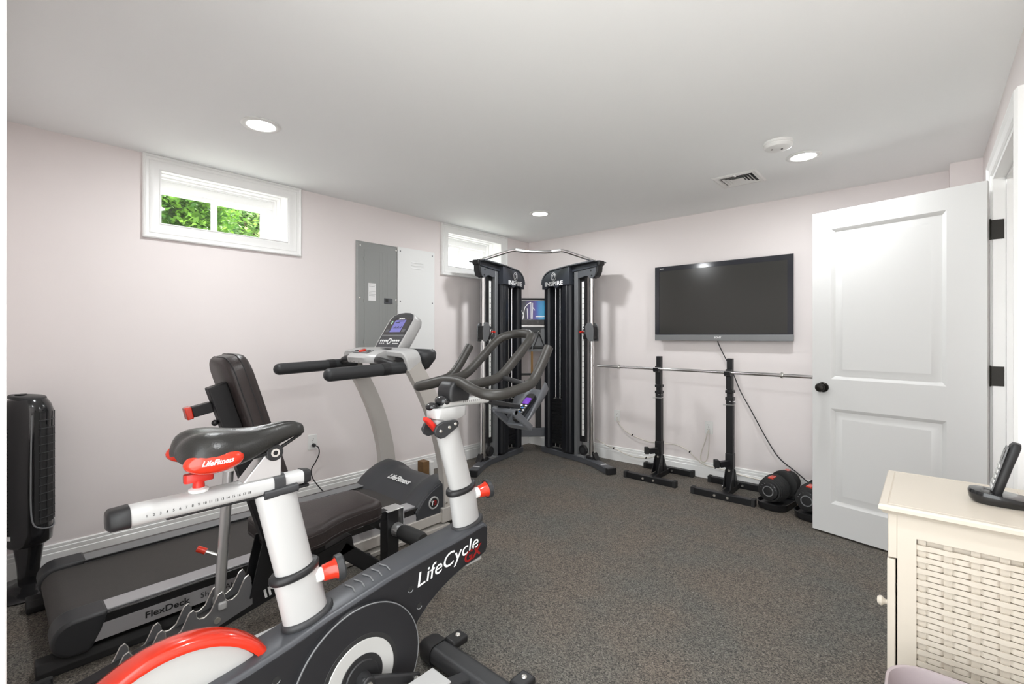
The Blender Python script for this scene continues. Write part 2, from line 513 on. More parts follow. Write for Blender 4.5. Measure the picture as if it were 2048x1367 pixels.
for zc in (1.80, 1.05, 0.25):
    hb = MB().bx((XR - 0.014, 3.4215, zc - 0.05), (XR + 0.036, 3.4245, zc + 0.05))
    hg = hb.build('hinge', M_BRONZE, d1, bev=0.001, label='dark bronze hinge')
    MB().cyl((XR - 0.018, 3.414, zc - 0.052), (XR - 0.018, 3.414, zc + 0.054), 0.007).build('hinge_pin', M_BRONZE, hg)

# near opening casing at the front wall (left edge of the view)
t2 = thing('trim_2', None, None, (2.45, 0, 0), kind='structure')
MB().bx((2.41, -0.003, 0), (2.50, 0.0182, H)).build('casing_leg', M_TRIM, t2, bev=0.003)
MB().bx((2.40, -0.14, 0), (2.42, -0.003, H)).build('jamb', M_TRIM, t2)

# ------------------------------------------------------------------ ceiling fittings
M_LENS = mat('lamp_lens', (1, 1, 1), 0.5, emit=(1, 0.98, 0.95), estr=9.0)
def ceiling_light(x, y, label):
    t = thing('ceiling_light', label, 'ceiling light', (x, y, H), group='recessed ceiling lights')
    MB().lathe([(0.066, -0.001), (0.092, -0.001), (0.094, -0.004), (0.090, -0.0075), (0.072, -0.009), (0.067, -0.006), (0.066, -0.001)], (0, 0, 0), n=40, cap=False).build('trim_ring', M_WHITE, t, local=True)
    MB().lathe([(0.0, -0.003), (0.066, -0.003), (0.066, -0.006), (0.05, -0.0085), (0, -0.009)], (0, 0, 0), n=40).build('lens', M_LENS, t, local=True)
    ld = bpy.data.lights.new('lamp', 'AREA'); ld.shape = 'DISK'; ld.size = 0.13; ld.energy = LAMP_W; ld.color = (0.96, 0.985, 1.0)
    lo = bpy.data.objects.new('lamp', ld); COL.objects.link(lo); lo.parent = t; lo.location = (0, 0, -0.012)
    return t
ceiling_light(0.921, 0.943, 'round recessed ceiling light above the treadmill belt')
ceiling_light(0.921, 3.28, 'round recessed ceiling light in front of the corner cable machine')
ceiling_light(2.943, 3.303, 'round recessed ceiling light beside the smoke detector')
ceiling_light(2.943, 0.943, 'round recessed ceiling light above the open floor by the doorway')

sd = thing('smoke_detector', 'round white smoke detector on the ceiling beside the air vent', 'smoke detector', (2.875, 2.975, H))
MB().lathe([(0, 0), (0.074, 0), (0.074, -0.012), (0.070, -0.014), (0.070, -0.018), (0.072, -0.020), (0.066, -0.034), (0.058, -0.038), (0, -0.040)], (0, 0, 0), n=40).build('body', M_WHITE, sd, local=True, smooth=30)
MB().cyl((-0.028, -0.015, -0.0385), (-0.028, -0.015, -0.041), 0.005).build('indicator', M_INK, sd, local=True)
MB().cyl((0.018, 0.006, -0.0385), (0.018, 0.006, -0.041), 0.006).build('test_button', M_INK, sd, local=True)

av = thing('air_vent', 'square white louvred air vent in the ceiling', 'air vent', (2.525, 3.49, H))
o4 = lambda w, z: [V(-w, -w, z), V(w, -w, z), V(w, w, z), V(-w, w, z)]
MB().loft([o4(0.14, -0.0005), o4(0.142, -0.003), o4(0.13, -0.009), o4(0.108, -0.009), o4(0.104, -0.0005)], cap=False, closed=True).build('frame', M_WHITE, av, local=True, smooth=20)
MB().bx((-0.106, -0.106, -0.002), (0.106, 0.106, -0.0005)).build('backing', M_INK, av, local=True)
for k, w in enumerate((0.090, 0.070, 0.050)):
    MB().loft([o4(w, -0.0095), o4(w + 0.001, -0.0095), o4(w - 0.011, -0.003), o4(w - 0.012, -0.003)], cap=False, closed=True).build('louver', M_WHITE, av, local=True, smooth=20)
MB().bx((-0.034, -0.034, -0.0095), (0.034, 0.034, -0.005)).build('centre_plate', M_WHITE, av, local=True, bev=0.002)
MB().bx((0.0, -0.138, -0.016), (0.012, -0.112, -0.009)).build('damper_lever', M_WHITE, av, local=True)
# ================================================================== things on the walls
M_PGREY = mat('panel_grey_enamel', (0.30, 0.31, 0.30), 0.4, var=0.02, vscale=5)
M_PWHITE = mat('panel_white_enamel', (0.88, 0.89, 0.88), 0.45)

ep = thing('electrical_panel', 'grey metal breaker panel with a hinged door and paper label', 'electrical panel', (0, 2.205, 1.10))
fr = [(0, 0.001), (0, 0.010), (0.012, 0.018), (0.035, 0.018)]
MB().loft([[V(x, 2.007 + i, 1.10 + i), V(x, 2.400 - i, 1.10 + i), V(x, 2.400 - i, 2.042 - i), V(x, 2.007 + i, 2.042 - i)] for i, x in fr], cap=True).build('cover', M_PGREY, ep, smooth=25)
pd = MB().bx((0.0175, 2.075, 1.16), (0.0215, 2.366, 1.975)).build('door', M_PGREY, ep, bev=0.0015)
for y in (2.222, 2.25, 2.275, 2.302, 2.33):
    MB().bx((0.0213, y - 0.0025, 1.17), (0.0225, y + 0.0025, 1.965)).build('rib', M_PGREY, pd, bev=0.0008)
MB().bx((0.0214, 2.112, 1.553), (0.0222, 2.182, 1.70)).build('paper_label', M_PRINT, pd, label='white printed paper label')
for k, z in enumerate((1.683, 1.672, 1.63, 1.618, 1.606, 1.594)):
    MB().bx((0.0222, 2.117, z), (0.0224, 2.117 + (0.055 if k % 2 else 0.06), z + 0.002)).build('print_line', M_GREYL, pd)
lt = MB().bx((0.0214, 2.263, 1.535), (0.0275, 2.345, 1.582)).build('latch', M_GREYM, pd, bev=0.002)
MB().bx((0.0275, 2.272, 1.545), (0.0285, 2.300, 1.573)).build('latch_thumb', M_INK, lt)
for z in (1.90, 1.55, 1.21):
    MB().cyl((0.021, 2.073, z - 0.014), (0.021, 2.073, z + 0.014), 0.005, n=10).build('hinge', M_PGREY, ep)
for y, z in ((2.035, 2.005), (2.383, 2.005), (2.035, 1.572), (2.383, 1.572), (2.035, 1.135), (2.383, 1.135)):
    MB().lathe([(0, 0.016), (0.008, 0.016), (0.007, 0.021), (0, 0.0225)], (0, y, z), (1, 0, 0), n=12).build('screw', M_STEEL, ep)

mp = thing('media_panel', 'white flat metal wiring cover with small louvres beside the breaker panel', 'wall panel', (0, 2.61, 1.10))
MB().bx((0.001, 2.406, 1.10), (0.016, 2.817, 2.046)).build('cover', M_PWHITE, mp, bev=0.003)
for k in range(3):
    z = 1.868 + k * 0.026
    MB().ring([V(0.015, 2.55, z), V(0.0205, 2.55, z), V(0.015, 2.55, z + 0.014)], [V(0.015, 2.685, z), V(0.0205, 2.685, z), V(0.015, 2.685, z + 0.014)]).build('louver', M_PWHITE, mp)
for y, z in ((2.432, 2.01), (2.79, 2.01), (2.432, 1.565), (2.79, 1.565), (2.432, 1.13), (2.79, 1.13)):
    MB().lathe([(0, 0.015), (0.007, 0.015), (0.006, 0.018), (0, 0.019)], (0, y, z), (1, 0, 0), n=12).build('screw', M_GREYL, mp)

def outlet(loc, rz, label):
    t = thing('wall_outlet', label, 'outlet', loc, rz, group='wall outlets')
    MB().ring([V(a, -0.0005, b) for a, b in rrect(0.07, 0.114, 0.005, 3)], [V(a * 0.94, -0.006, b * 0.96) for a, b in rrect(0.07, 0.114, 0.005, 3)]).build('plate', M_WHITE, t, local=True, smooth=30)
    for zz in (0.0195, -0.0195):
        rc = MB().ring([V(a, -0.006, b + zz) for a, b in rrect(0.034, 0.029, 0.008, 4)], [V(a, -0.0075, b + zz) for a, b in rrect(0.034, 0.029, 0.008, 4)]).build('receptacle', M_WHITE, t, local=True, smooth=30)
        for xx, h in ((-0.0065, 0.008), (0.0065, 0.0065)):
            MB().bx((xx - 0.001, -0.0078, zz + 0.002 - h / 2 + 0.003), (xx + 0.001, -0.0074, zz + 0.002 + h / 2 + 0.003)).build('slot', M_INK, rc, local=True)
        MB().cyl((0, -0.0078, zz - 0.007), (0, -0.0074, zz - 0.007), 0.0026, n=10).build('slot', M_INK, rc, local=True)
    MB().cyl((0, -0.0062, 0), (0, -0.007, 0), 0.003, n=10).build('screw', M_STEEL, t, local=True)
    return t
outlet((0, 1.646, 0.448), R(90), 'white wall outlet with a black plug in it under the treadmill grips')
outlet((1.163, YB, 0.452), 0, 'white wall outlet beside the cable machine with a cream cable')
outlet((2.066, YB, 0.448), 0, 'white wall outlet between the two squat stands')

# black treadmill cord
pc = thing('power_cord', 'black power cord hanging from the outlet down behind the treadmill', 'cord', (0.02, 1.66, 0.1))
MB().lathe([(0, 0.007), (0.012, 0.007), (0.0135, 0.012), (0.0135, 0.03), (0.009, 0.036), (0.006, 0.042), (0, 0.042)], (0, 1.648, 0.427), (1, 0, 0), n=16).build('plug', M_BLACK, pc)
MB().tube(spline([(0.040, 1.650, 0.427), (0.055, 1.668, 0.41), (0.05, 1.675, 0.36), (0.035, 1.655, 0.30), (0.032, 1.625, 0.25), (0.035, 1.630, 0.19), (0.05, 1.66, 0.13), (0.09, 1.70, 0.07), (0.16, 1.76, 0.02)], 8), 0.0042, 8).build('cable', M_BLACK, pc)

# cables on the back wall
yw = YB - 0.022
MB_c = MB().tube(spline([(1.163, YB - 0.012, 0.434), (1.178, YB - 0.03, 0.41), (1.22, yw, 0.35), (1.30, yw, 0.295), (1.40, yw, 0.265), (1.50, yw, 0.247), (1.60, yw, 0.247), (1.72, yw, 0.255), (1.80, yw, 0.252), (1.88, yw, 0.225), (1.96, yw, 0.165), (2.03, yw, 0.12), (2.20, yw, 0.105), (2.34, yw, 0.085), (2.5, yw, 0.075)], 6), 0.0042, 8)
tag(MB_c.build('cable', M_CORDW), 'cream cable sagging from the outlet beside the cable machine along the wall', 'cable', 'cream wall cables')
MB_c = MB().tube(spline([(0.93, yw - 0.01, 0.19), (1.00, yw - 0.01, 0.165), (1.08, yw - 0.01, 0.135), (1.16, yw - 0.01, 0.122), (1.26, yw - 0.01, 0.09), (1.36, yw - 0.01, 0.075), (1.45, yw - 0.01, 0.08), (1.54, yw - 0.01, 0.10), (1.60, yw - 0.01, 0.13)], 6), 0.0042, 8)
tag(MB_c.build('cable', M_CORDW), 'cream cable drooping along the baseboard next to the cable machine foot', 'cable', 'cream wall cables')
MB_c = MB().tube(spline([(2.066, YB - 0.010, 0.428), (2.062, YB - 0.035, 0.40), (2.045, yw - 0.012, 0.33), (2.015, yw - 0.012, 0.24), (2.005, yw - 0.012, 0.17), (2.03, yw - 0.012, 0.14), (2.062, yw - 0.012, 0.18), (2.075, yw - 0.012, 0.27), (2.078, yw - 0.012, 0.36), (2.070, YB - 0.012, 0.43)], 6), 0.0036, 8)
tag(MB_c.build('cable', M_CORDW), 'cream cable looped below the outlet between the squat stands', 'cable', 'cream wall cables')
for x, z, dy, lb in ((1.34, 0.284, 0, 'small black clip on the sagging cream cable beside the cable machine outlet'), (1.905, 0.213, 0, 'small black clip on the cream cable right of the corner-side squat stand post'), (1.14, 0.125, 0.010, 'small black clip on the cream cable just above the baseboard by the machine foot'), (1.49, 0.088, 0.010, 'small black clip on the drooping cream cable behind the squat stand base'), (2.13, 0.11, 0, 'small black clip on the cream cable at the baseboard under the outlet loop')):
    tag(MB().box((x, yw - dy, z), (0.010, 0.014, 0.020), Matrix.Rotation(R(30), 3, 'Y')).build('cable_clip', M_BLACK, bev=0.002), lb, 'clip', 'black cable clips')

tvc = MB().tube(spline([(2.155, YB - 0.045, 1.212), (2.160, YB - 0.04, 1.19), (2.19, yw, 1.11), (2.225, yw, 1.04), (2.27, yw, 0.95), (2.315, yw, 0.83), (2.345, yw, 0.765), (2.40, yw, 0.665), (2.46, yw, 0.55), (2.53, yw, 0.42), (2.60, yw, 0.305), (2.66, yw, 0.245), (2.74, yw, 0.19), (2.85, yw, 0.10)], 6), 0.0042, 8)
tag(tvc.build('tv_cord', M_GREYD), 'dark cord running from the television diagonally down the wall', 'cord')

# television
tv = thing('television', 'large black flat-screen television mounted on the pink wall', 'television', (2.165, YB - 0.05, 1.215))
x0, x1, yf = 1.599, 2.731, 4.16
MB().bx((x0 + 0.01, yf + 0.006, 1.225), (x1 - 0.01, yf + 0.05, 1.892)).build('body', M_BLACK, tv, bev=0.006)
M_BEZ = mat('tv_bezel_gloss', (0.018, 0.020, 0.027), 0.12, coat=0.5)
M_SCR = mat('tv_screen', (0.034, 0.034, 0.031), 0.16, spec=0.6)
rg = lambda i, y: [V(x0 + i, y, 1.268 + i * 0.2), V(x1 - i, y, 1.268 + i * 0.2), V(x1 - i, y, 1.897 - i), V(x0 + i, y, 1.897 - i)]
MB().loft([rg(0, yf + 0.012), rg(0, yf), rg(0.002, yf - 0.002), rg(0.042, yf - 0.002), rg(0.043, yf + 0.001), rg(0.05, yf + 0.012)], cap=False, closed=True).build('bezel', M_BEZ, tv, smooth=20)
MB().bx((x0 + 0.04, yf + 0.0005, 1.272), (x1 - 0.04, yf + 0.006, 1.857)).build('screen', M_SCR, tv)
sb = MB().bx((x0, yf - 0.004, 1.215), (x1, yf + 0.012, 1.2675)).build('speaker_bar', M_GREYL, tv, bev=0.003)
text('SONY', 0.022, (2.165, yf - 0.0045, 1.243), (1, 0, 0), (0, 0, 1), M_PRINT, sb, align='CENTER', off=0.0006)
text('BRAVIA', 0.011, (x0 + 0.048, yf - 0.0025, 1.877), (1, 0, 0), (0, 0, 1), M_PRINT, tv, off=0.0002)
MB().bx((2.0, yf + 0.05, 1.4), (2.33, YB, 1.7)).build('wall_mount', M_BLACKM, tv)

# ================================================================== corner cable machine
M_SHELL = mat('trainer_shroud', (0.013, 0.014, 0.017), 0.34, bump=0.1, bscale=500)
M_CAP = mat('trainer_cap', (0.038, 0.042, 0.052), 0.32, 0.1)
M_PLATE = mat('trainer_grey', (0.17, 0.175, 0.18), 0.42, 0.2)
ct = thing('cable_machine', 'black and grey dual-tower cable machine standing in the room corner', 'cable machine', (0.5, YB - 0.5, 0))
CS, SN = 0.9886, 0.1508
def wing(side):
    if side > 0:
        O = Vector((0.44, YB - 0.20, 0)); D = Vector((CS, -SN, 0)); N = Vector((-SN, -CS, 0))
    else:
        O = Vector((0.20, YB - 0.44, 0)); D = Vector((SN, -CS, 0)); N = Vector((CS, SN, 0))
    P = lambda s, n, z: O + D * s + N * n + Vector((0, 0, z))
    def bx(b, s0, s1, n0, n1, z0, z1):
        return b.add([P(s0, n0, z0), P(s1, n0, z0), P(s1, n1, z0), P(s0, n1, z0), P(s0, n0, z1), P(s1, n0, z1), P(s1, n1, z1), P(s0, n1, z1)],
                     [(0, 3, 2, 1), (4, 5, 6, 7), (0, 1, 5, 4), (1, 2, 6, 5), (2, 3, 7, 6), (3, 0, 4, 7)])
    def sz(b, poly, n0, n1):
        return b.ring([P(s, n0, z) for s, z in poly], [P(s, n1, z) for s, z in poly])
    B = lambda: MB()
    # shroud with two rounded columns and an open slot
    sh = bx(B(), 0.0, 0.395, -0.11, -0.02, 0.075, 1.77)
    for a, c in ((0.0, 0.085), (0.255, 0.395)):
        prof = [(a, -0.02), (a, 0.045), (a + 0.012, 0.068), (a + 0.03, 0.075), (c - 0.02, 0.075), (c, 0.055), (c, -0.02)]
        sh.ring([P(s, n, 0.075) for s, n in prof], [P(s, n, 1.78) for s, n in prof])
    sh.ring([P(s, n, 0.075) for s, n in ((0.32, 0.07), (0.33, 0.082), (0.345, 0.082), (0.355, 0.07))], [P(s, n, 1.78) for s, n in ((0.32, 0.07), (0.33, 0.082), (0.345, 0.082), (0.355, 0.07))])
    sh.build('shroud', M_SHELL, ct, bev=0.006, smooth=30)
    for s_ in (0.135, 0.200):
        B().cyl(P(s_, 0.02, 0.09), P(s_, 0.02, 1.78), 0.008, n=12).build('guide_rod', M_CHROME, ct)
    for k in range(14):
        z = 0.13 + k * 0.034
        bx(B(), 0.10, 0.245, -0.018, 0.045, z, z + 0.031).build('weight_plate', M_BLACKM, ct, bev=0.002)
    B().cyl(P(0.165, 0.045, 0.606), P(0.165, 0.075, 0.606), 0.007, n=10).build('selector_pin', M_STEEL, ct)
    # cap with arch, notched underside
    arc = [(0.17 - 0.17 * math.cos(R(a)), 1.80 + 0.135 * math.sin(R(a))) for a in range(0, 91, 10)]
    cap = arc + [(0.30, 1.947), (0.395, 1.955), (0.395, 1.775), (0.26, 1.775), (0.225, 1.752), (0.20, 1.752), (0.165, 1.775), (0.10, 1.775), (0.06, 1.752), (0.0, 1.752)]
    cp = sz(B(), cap, -0.12, 0.092).build('cap', M_CAP, ct, bev=0.004, smooth=25)
    # top rim and arm
    rim = [P(0.17 - 0.175 * math.cos(R(a)), 0.0, 1.803 + 0.140 * math.sin(R(a))) for a in range(0, 91, 10)] + [P(0.30, 0, 1.955), P(0.50, 0, 1.968), P(0.715, 0, 1.972)]
    B().sweep(rim, [(-0.105, -0.012), (0.105, -0.012), (0.105, 0.010), (-0.105, 0.010)] if False else [(-0.098, -0.004), (0.098, -0.004), (0.098, 0.008), (-0.098, 0.008)], up=-D).build('rim', M_GREYM, ct, bev=0.002)
    am = B().loft([[P(s, n, z) for n, z in ((-0.035, z0), (0.045, z0), (0.045, z1), (-0.035, z1))] for s, z0, z1 in ((0.36, 1.90, 1.952), (0.715, 1.925, 1.968))])
    am.build('top_arm', M_CAP, ct, bev=0.004)
    ec = sz(B(), [(0.70, 1.985), (0.745, 1.98), (0.75, 1.94), (0.728, 1.93), (0.722, 1.88), (0.70, 1.835), (0.676, 1.822), (0.690, 1.87), (0.705, 1.92)], -0.030, 0.040)
    ec.build('arm_end_cap', M_BLACK, ct, bev=0.005)
    # top pulley bracket plates
    pl = [(0.43, 1.93), (0.70, 1.945), (0.69, 1.88), (0.675, 1.835), (0.645, 1.818), (0.615, 1.825), (0.585, 1.845), (0.555, 1.85), (0.52, 1.84), (0.47, 1.835), (0.455, 1.85), (0.43, 1.85)]
    for n0 in (-0.03, 0.028):
        sz(B(), pl, n0, n0 + 0.006).build('pulley_bracket', M_GREYM, ct, bev=0.001)
    for s_, z_ in ((0.63, 1.895), (0.64, 1.845)):
        B().cyl(P(s_, 0.03, z_), P(s_, 0.038, z_), 0.008, n=12).build('bolt', M_BLACK, ct)
    # upright, strip with holes
    bx(B(), 0.41, 0.457, -0.03, 0.035, 0.055, 1.93).build('upright', M_PLATE, ct, bev=0.004)
    for z in (1.78, 1.83, 1.87):
        B().cyl(P(0.405, 0.037, z), P(0.405, 0.042, z), 0.006, n=10).build('bolt', M_BLACK, ct)
    bx(B(), 0.457, 0.53, -0.03, 0.002, 0.20, 1.84).build('channel', M_BLACKM, ct)
    st = bx(B(), 0.490, 0.520, 0.002, 0.008, 0.26, 1.80).build('adjustment_strip', M_WHITE, ct, bev=0.001)
    hb = B()
    for k in range(28):
        z = 0.32 + k * 0.0525
        hb.cyl(P(0.505, 0.0078, z), P(0.505, 0.0088, z), 0.0065, n=10)
    tag(hb.build('strip_holes', M_INK, st), kind='stuff')
    B().cyl(P(0.612, 0.0, 0.06), P(0.612, 0.0, 1.84), 0.025, n=24).build('guide_post', M_CHROME, ct)
    # carriage
    zc = 1.296
    car = [(0.572, zc + 0.055), (0.585, zc + 0.08), (0.61, zc + 0.092), (0.638, zc + 0.09), (0.662, zc + 0.07), (0.672, zc + 0.02), (0.672, zc - 0.09), (0.62, zc - 0.092), (0.598, zc - 0.07), (0.575, zc - 0.02)]
    for n0 in (-0.034, 0.040):
        c_ = sz(B(), car, n0, n0 + 0.012).build('carriage_plate', M_PLATE, ct, bev=0.003)
        if n0 > 0:
            for s_, z_ in ((0.625, zc + 0.04), (0.645, zc - 0.01), (0.612, zc - 0.035), (0.655, zc - 0.075)):
                B().cyl(P(s_, 0.049, z_), P(s_, 0.0515, z_), 0.008, n=12).build('bolt', M_BLACK, c_)
    bx(B(), 0.53, 0.665, -0.04, 0.04, zc - 0.075, zc + 0.06).build('carriage_block', M_BLACK, ct, bev=0.01)
    B().cyl(P(0.535, 0.0, zc + 0.0), P(0.535, 0.085, zc), 0.011, n=14).build('pull_pin', M_RED, ct, label='red pull pin')
    B().tube([P(0.555 + 0.014 * math.cos(a), 0.06, zc + 0.0 + 0.034 * math.sin(a)) for a in [2 * math.pi * k / 16 for k in range(16)]], 0.0035, 6, closed=True).build('carabiner', M_CHROME, ct)
    B().tube([P(0.64, 0.0, 1.84), P(0.64, 0.0, zc + 0.06)], 0.0025, 6).build('steel_cable', M_BLACK, ct)
    # foot
    fp = fillet([P(-0.06, 0, 0.03), P(0.60, 0, 0.03), P(0.935, 0.125, 0.03)], 0.18, 8)
    B().sweep(fp, [(-0.045, -0.026), (0.045, -0.026), (0.045, 0.022), (0.036, 0.028), (-0.036, 0.028), (-0.045, 0.022)]).build('foot', M_GREYM, ct, smooth=20)
    dv = (fp[-1] - fp[-2]).normalized()
    B().bar(fp[-1] - dv * 0.002, fp[-1] + dv * 0.035, 0.093, 0.058).build('foot_cap', M_BLACK, ct, bev=0.004)
    mid = fp[-1] - dv * 0.1
    B().bar(mid + V(0, 0, 0.0285), mid - dv * 0.02 + V(0, 0, 0.0285), 0.06, 0.002).build('sticker', M_PRINT, ct)
    # post socket and floor pulley
    sz(B(), [(0.57, 0.05), (0.66, 0.05), (0.65, 0.085), (0.58, 0.085)], -0.045, 0.045).build('post_socket', M_BLACK, ct, bev=0.004)
    sz(B(), [(0.645, 0.05), (0.70, 0.05), (0.65, 0.12)], -0.03, 0.03).build('gusset', M_BLACK, ct)
    pw = B().cyl(P(0.508, -0.012, 0.12), P(0.508, 0.02, 0.12), 0.05, n=24).build('floor_pulley', M_BLACK, ct, bev=0.004)
    B().cyl(P(0.508, 0.02, 0.12), P(0.508, 0.023, 0.12), 0.028, n=20).build('pulley_hub', M_GREYD, pw)
    sz(B(), [(0.46, 0.055), (0.555, 0.055), (0.555, 0.07), (0.46, 0.07)], -0.03, 0.05).build('pulley_base', M_GREYL, ct)
    # logo ring and name
    n_ = 0.0925
    xd = D if side > 0 else -D
    ctr = P(0.175, n_, 1.872)
    lr = B()
    lr.loft([[ctr + xd * (a * k) + V(0, 0, b * k) + N * e for a, b in ellipse(0.036, 0.044, 28)] for k, e in ((1.0, 0), (1.0, 0.001), (0.90, 0.001), (0.90, 0))], cap=False, closed=True)
    lr.loft([[ctr + xd * (a * k + 0.3 * b * k) + V(0, 0, b * k) + N * e for a, b in ellipse(0.019, 0.031, 24)] for k, e in ((1.0, 0), (1.0, 0.001), (0.80, 0.001), (0.80, 0))], cap=False, closed=True)
    lr.build('emblem', M_PRINT, cp, label='white ring emblem')
    text('INSPIRE', 0.062, P(0.175, n_, 1.80), xd, (0, 0, 1), M_PRINT, cp, align='CENTER', off=0.0012, sx=1.28, label='white brand lettering')
    return P
PR = wing(1)
PL = wing(-1)
pa = Vector((0.20, YB - 0.44, 0)); pq = Vector((0.44, YB - 0.20, 0))
cd = (pq - pa).normalized(); cn = Vector((cd.y, -cd.x, 0))        # towards the room
CPt = lambda s, n, z: pa + cd * s + cn * n + Vector((0, 0, z))
def cbx(s0, s1, n0, n1, z0, z1):
    return MB().add([CPt(s0, n0, z0), CPt(s1, n0, z0), CPt(s1, n1, z0), CPt(s0, n1, z0), CPt(s0, n0, z1), CPt(s1, n0, z1), CPt(s1, n1, z1), CPt(s0, n1, z1)],
                    [(0, 3, 2, 1), (4, 5, 6, 7), (0, 1, 5, 4), (1, 2, 6, 5), (2, 3, 7, 6), (3, 0, 4, 7)])
MB().cyl(CPt(-0.06, 0, 1.655), CPt(0.40, 0, 1.655), 0.011, n=12).build('cross_rod', M_BLACKM, ct)
cbx(-0.03, 0.37, -0.05, 0.0, 0.17, 0.262).build('cross_member', M_GREYM, ct, bev=0.004)
cbx(0.205, 0.265, -0.055, -0.01, 0.17, 0.95).build('rear_post', M_BLACKM, ct, bev=0.004)
cbx(-0.05, 0.39, -0.012, -0.004, 1.36, 1.645).build('back_plate', M_ALU, ct)
cbx(-0.05, 0.39, -0.014, -0.006, 1.09, 1.36).build('grey_panel', M_PLATE, ct)
cbx(-0.04, 0.38, -0.004, 0.03, 1.372, 1.432).build('card_shelf', M_BLACKG, ct, bev=0.003)
rk = cbx(0.0, 0.255, -0.006, 0.03, 1.292, 1.352).build('accessory_rack', M_GREYD, ct, bev=0.003)
for k in range(10):
    MB().cyl(CPt(0.02 + k * 0.024, 0.03, 1.305), CPt(0.02 + k * 0.024, 0.0315, 1.305), 0.005, n=10).build('rack_hole', M_INK, rk)
# pull-up bar
q0 = PL(0.64, 0, 0); q1 = PR(0.64, 0, 0); qd = (q1 - q0)
QP = lambda t, z: q0 + qd * t + Vector((0, 0, z))
bp_ = fillet([QP(0.0, 1.99), QP(0.285, 2.092), QP(0.40, 2.072), QP(0.60, 2.072), QP(0.715, 2.092), QP(1.0, 1.99)], 0.05, 5)
bar_ = MB().tube(bp_, 0.0155, 16).build('pull_up_bar', M_CHROME, ct)
for a, b2 in ((0.30, 0.38), (0.62, 0.70)):
    MB().cyl(QP(a, 2.0895), QP(b2, 2.0755), 0.0175, n=16).build('knurled_sleeve', M_ALU, bar_) if a < 0.5 else MB().cyl(QP(a, 2.0755), QP(b2, 2.0895), 0.0175, n=16).build('knurled_sleeve', M_ALU, bar_)
for q in (q0, q1):
    MB().cyl(q + V(0, 0, 1.965), q + V(0, 0, 2.005), 0.014, n=12).build('bar_mount', M_STEEL, ct)

# exercise card on the shelf
def card_mat():
    m = bpy.data.materials.new('exercise_card_print'); m.use_nodes = True
    nt = m.node_tree; b = nt.nodes['Principled BSDF']
    tc = nt.nodes.new('ShaderNodeTexCoord'); sp = nt.nodes.new('ShaderNodeSeparateXYZ')
    nt.links.new(tc.outputs['Object'], sp.inputs[0])
    rp = nt.nodes.new('ShaderNodeValToRGB'); e = rp.color_ramp.elements
    e[0].position = 0.0; e[0].color = (0.03, 0.03, 0.035, 1)
    e[1].position = 1.0; e[1].color = (0.05, 0.42, 0.60, 1)
    for p, c in ((0.35, (0.05, 0.05, 0.07, 1)), (0.55, (0.10, 0.07, 0.25, 1)), (0.75, (0.06, 0.12, 0.42, 1))):
        k = e.new(p); k.color = c
    mp_ = nt.nodes.new('ShaderNodeMapRange')
    mp_.inputs[1].default_value = -0.15; mp_.inputs[2].default_value = 0.15
    wv = nt.nodes.new('ShaderNodeTexWave'); wv.inputs['Scale'].default_value = 2.5; wv.inputs['Distortion'].default_value = 4
    nt.links.new(tc.outputs['Object'], wv.inputs['Vector'])
    ad = nt.nodes.new('ShaderNodeMath'); ad.operation = 'MULTIPLY_ADD'; ad.inputs[1].default_value = 0.12
    nt.links.new(sp.outputs['X'], mp_.inputs[0]); nt.links.new(wv.outputs['Fac'], ad.inputs[0]); nt.links.new(mp_.outputs[0], ad.inputs[2])
    nt.links.new(ad.outputs[0], rp.inputs[0]); nt.links.new(rp.outputs[0], b.inputs['Base Color'])
    b.inputs['Roughness'].default_value = 0.3
    return m
cdt = thing('exercise_card', 'printed exercise card with a blue picture standing on the cable machine shelf', 'card', tuple(CPt(0.17, 0.006, 1.434)), math.atan2(cd.y, cd.x))
MB().bx((-0.150, -0.003, 0), (0.150, 0, 0.205)).build('card', card_mat(), cdt, local=True)
ln = MB()
for pts in ([(-0.11, 0.0), (-0.10, 0.06), (-0.085, 0.13), (-0.05, 0.17), (-0.02, 0.185)], [(-0.145, 0.12), (-0.12, 0.10), (-0.10, 0.05), (-0.095, 0.005)], [(-0.02, 0.19), (-0.018, 0.01)], [(0.0, 0.18), (-0.005, 0.01)], [(-0.06, 0.12), (-0.055, 0.01)], [(0.002, 0.13), (0.022, 0.10)]):
    for (a, b1), (c, d1_) in zip(pts[:-1], pts[1:]):
        ln.bar((a, -0.0033, b1), (c, -0.0033, d1_), 0.007, 0.0006, up=(0, 1, 0))
ln.build('drawing', M_PRINT, cdt, local=True)
MB().bx((0.03, -0.0036, 0.03), (0.13, -0.003, 0.04)).bx((0.03, -0.0036, 0.018), (0.11, -0.003, 0.022)).build('print_line', M_PRINT, cdt, local=True)

# handles hanging on the rack
def d_handle(s, n, rz, label):
    t = thing('pulley_handle', label, 'handle', tuple(CPt(s, n, 1.30)), math.atan2(cd.y, cd.x) + rz, group='pulley handles on the accessory rack')
    MB().tube([(0.010 * math.cos(a), 0, -0.004 + 0.012 * math.sin(a)) for a in [2 * math.pi * k / 12 for k in range(12)]], 0.003, 6, closed=True).build('ring', M_CHROME, t, local=True)
    MB().tube([(0, 0, -0.015), (-0.055, 0, -0.155)], 0.0055, 8).build('strap', M_BLACK, t, local=True)
    MB().tube([(0, 0, -0.015), (0.055, 0, -0.155)], 0.0055, 8).build('strap', M_BLACK, t, local=True)
    MB().lathe([(0, -0.066), (0.018, -0.066), (0.018, -0.058), (0.0135, -0.052), (0.0145, 0), (0.0135, 0.052), (0.018, 0.058), (0.018, 0.066), (0, 0.066)], (0, 0, -0.165), (1, 0, 0), n=16).build('grip', M_RUB, t, local=True)
    return t
d_handle(0.235, 0.045, R(0), 'black triangular pulley handle hanging flat on the accessory rack')
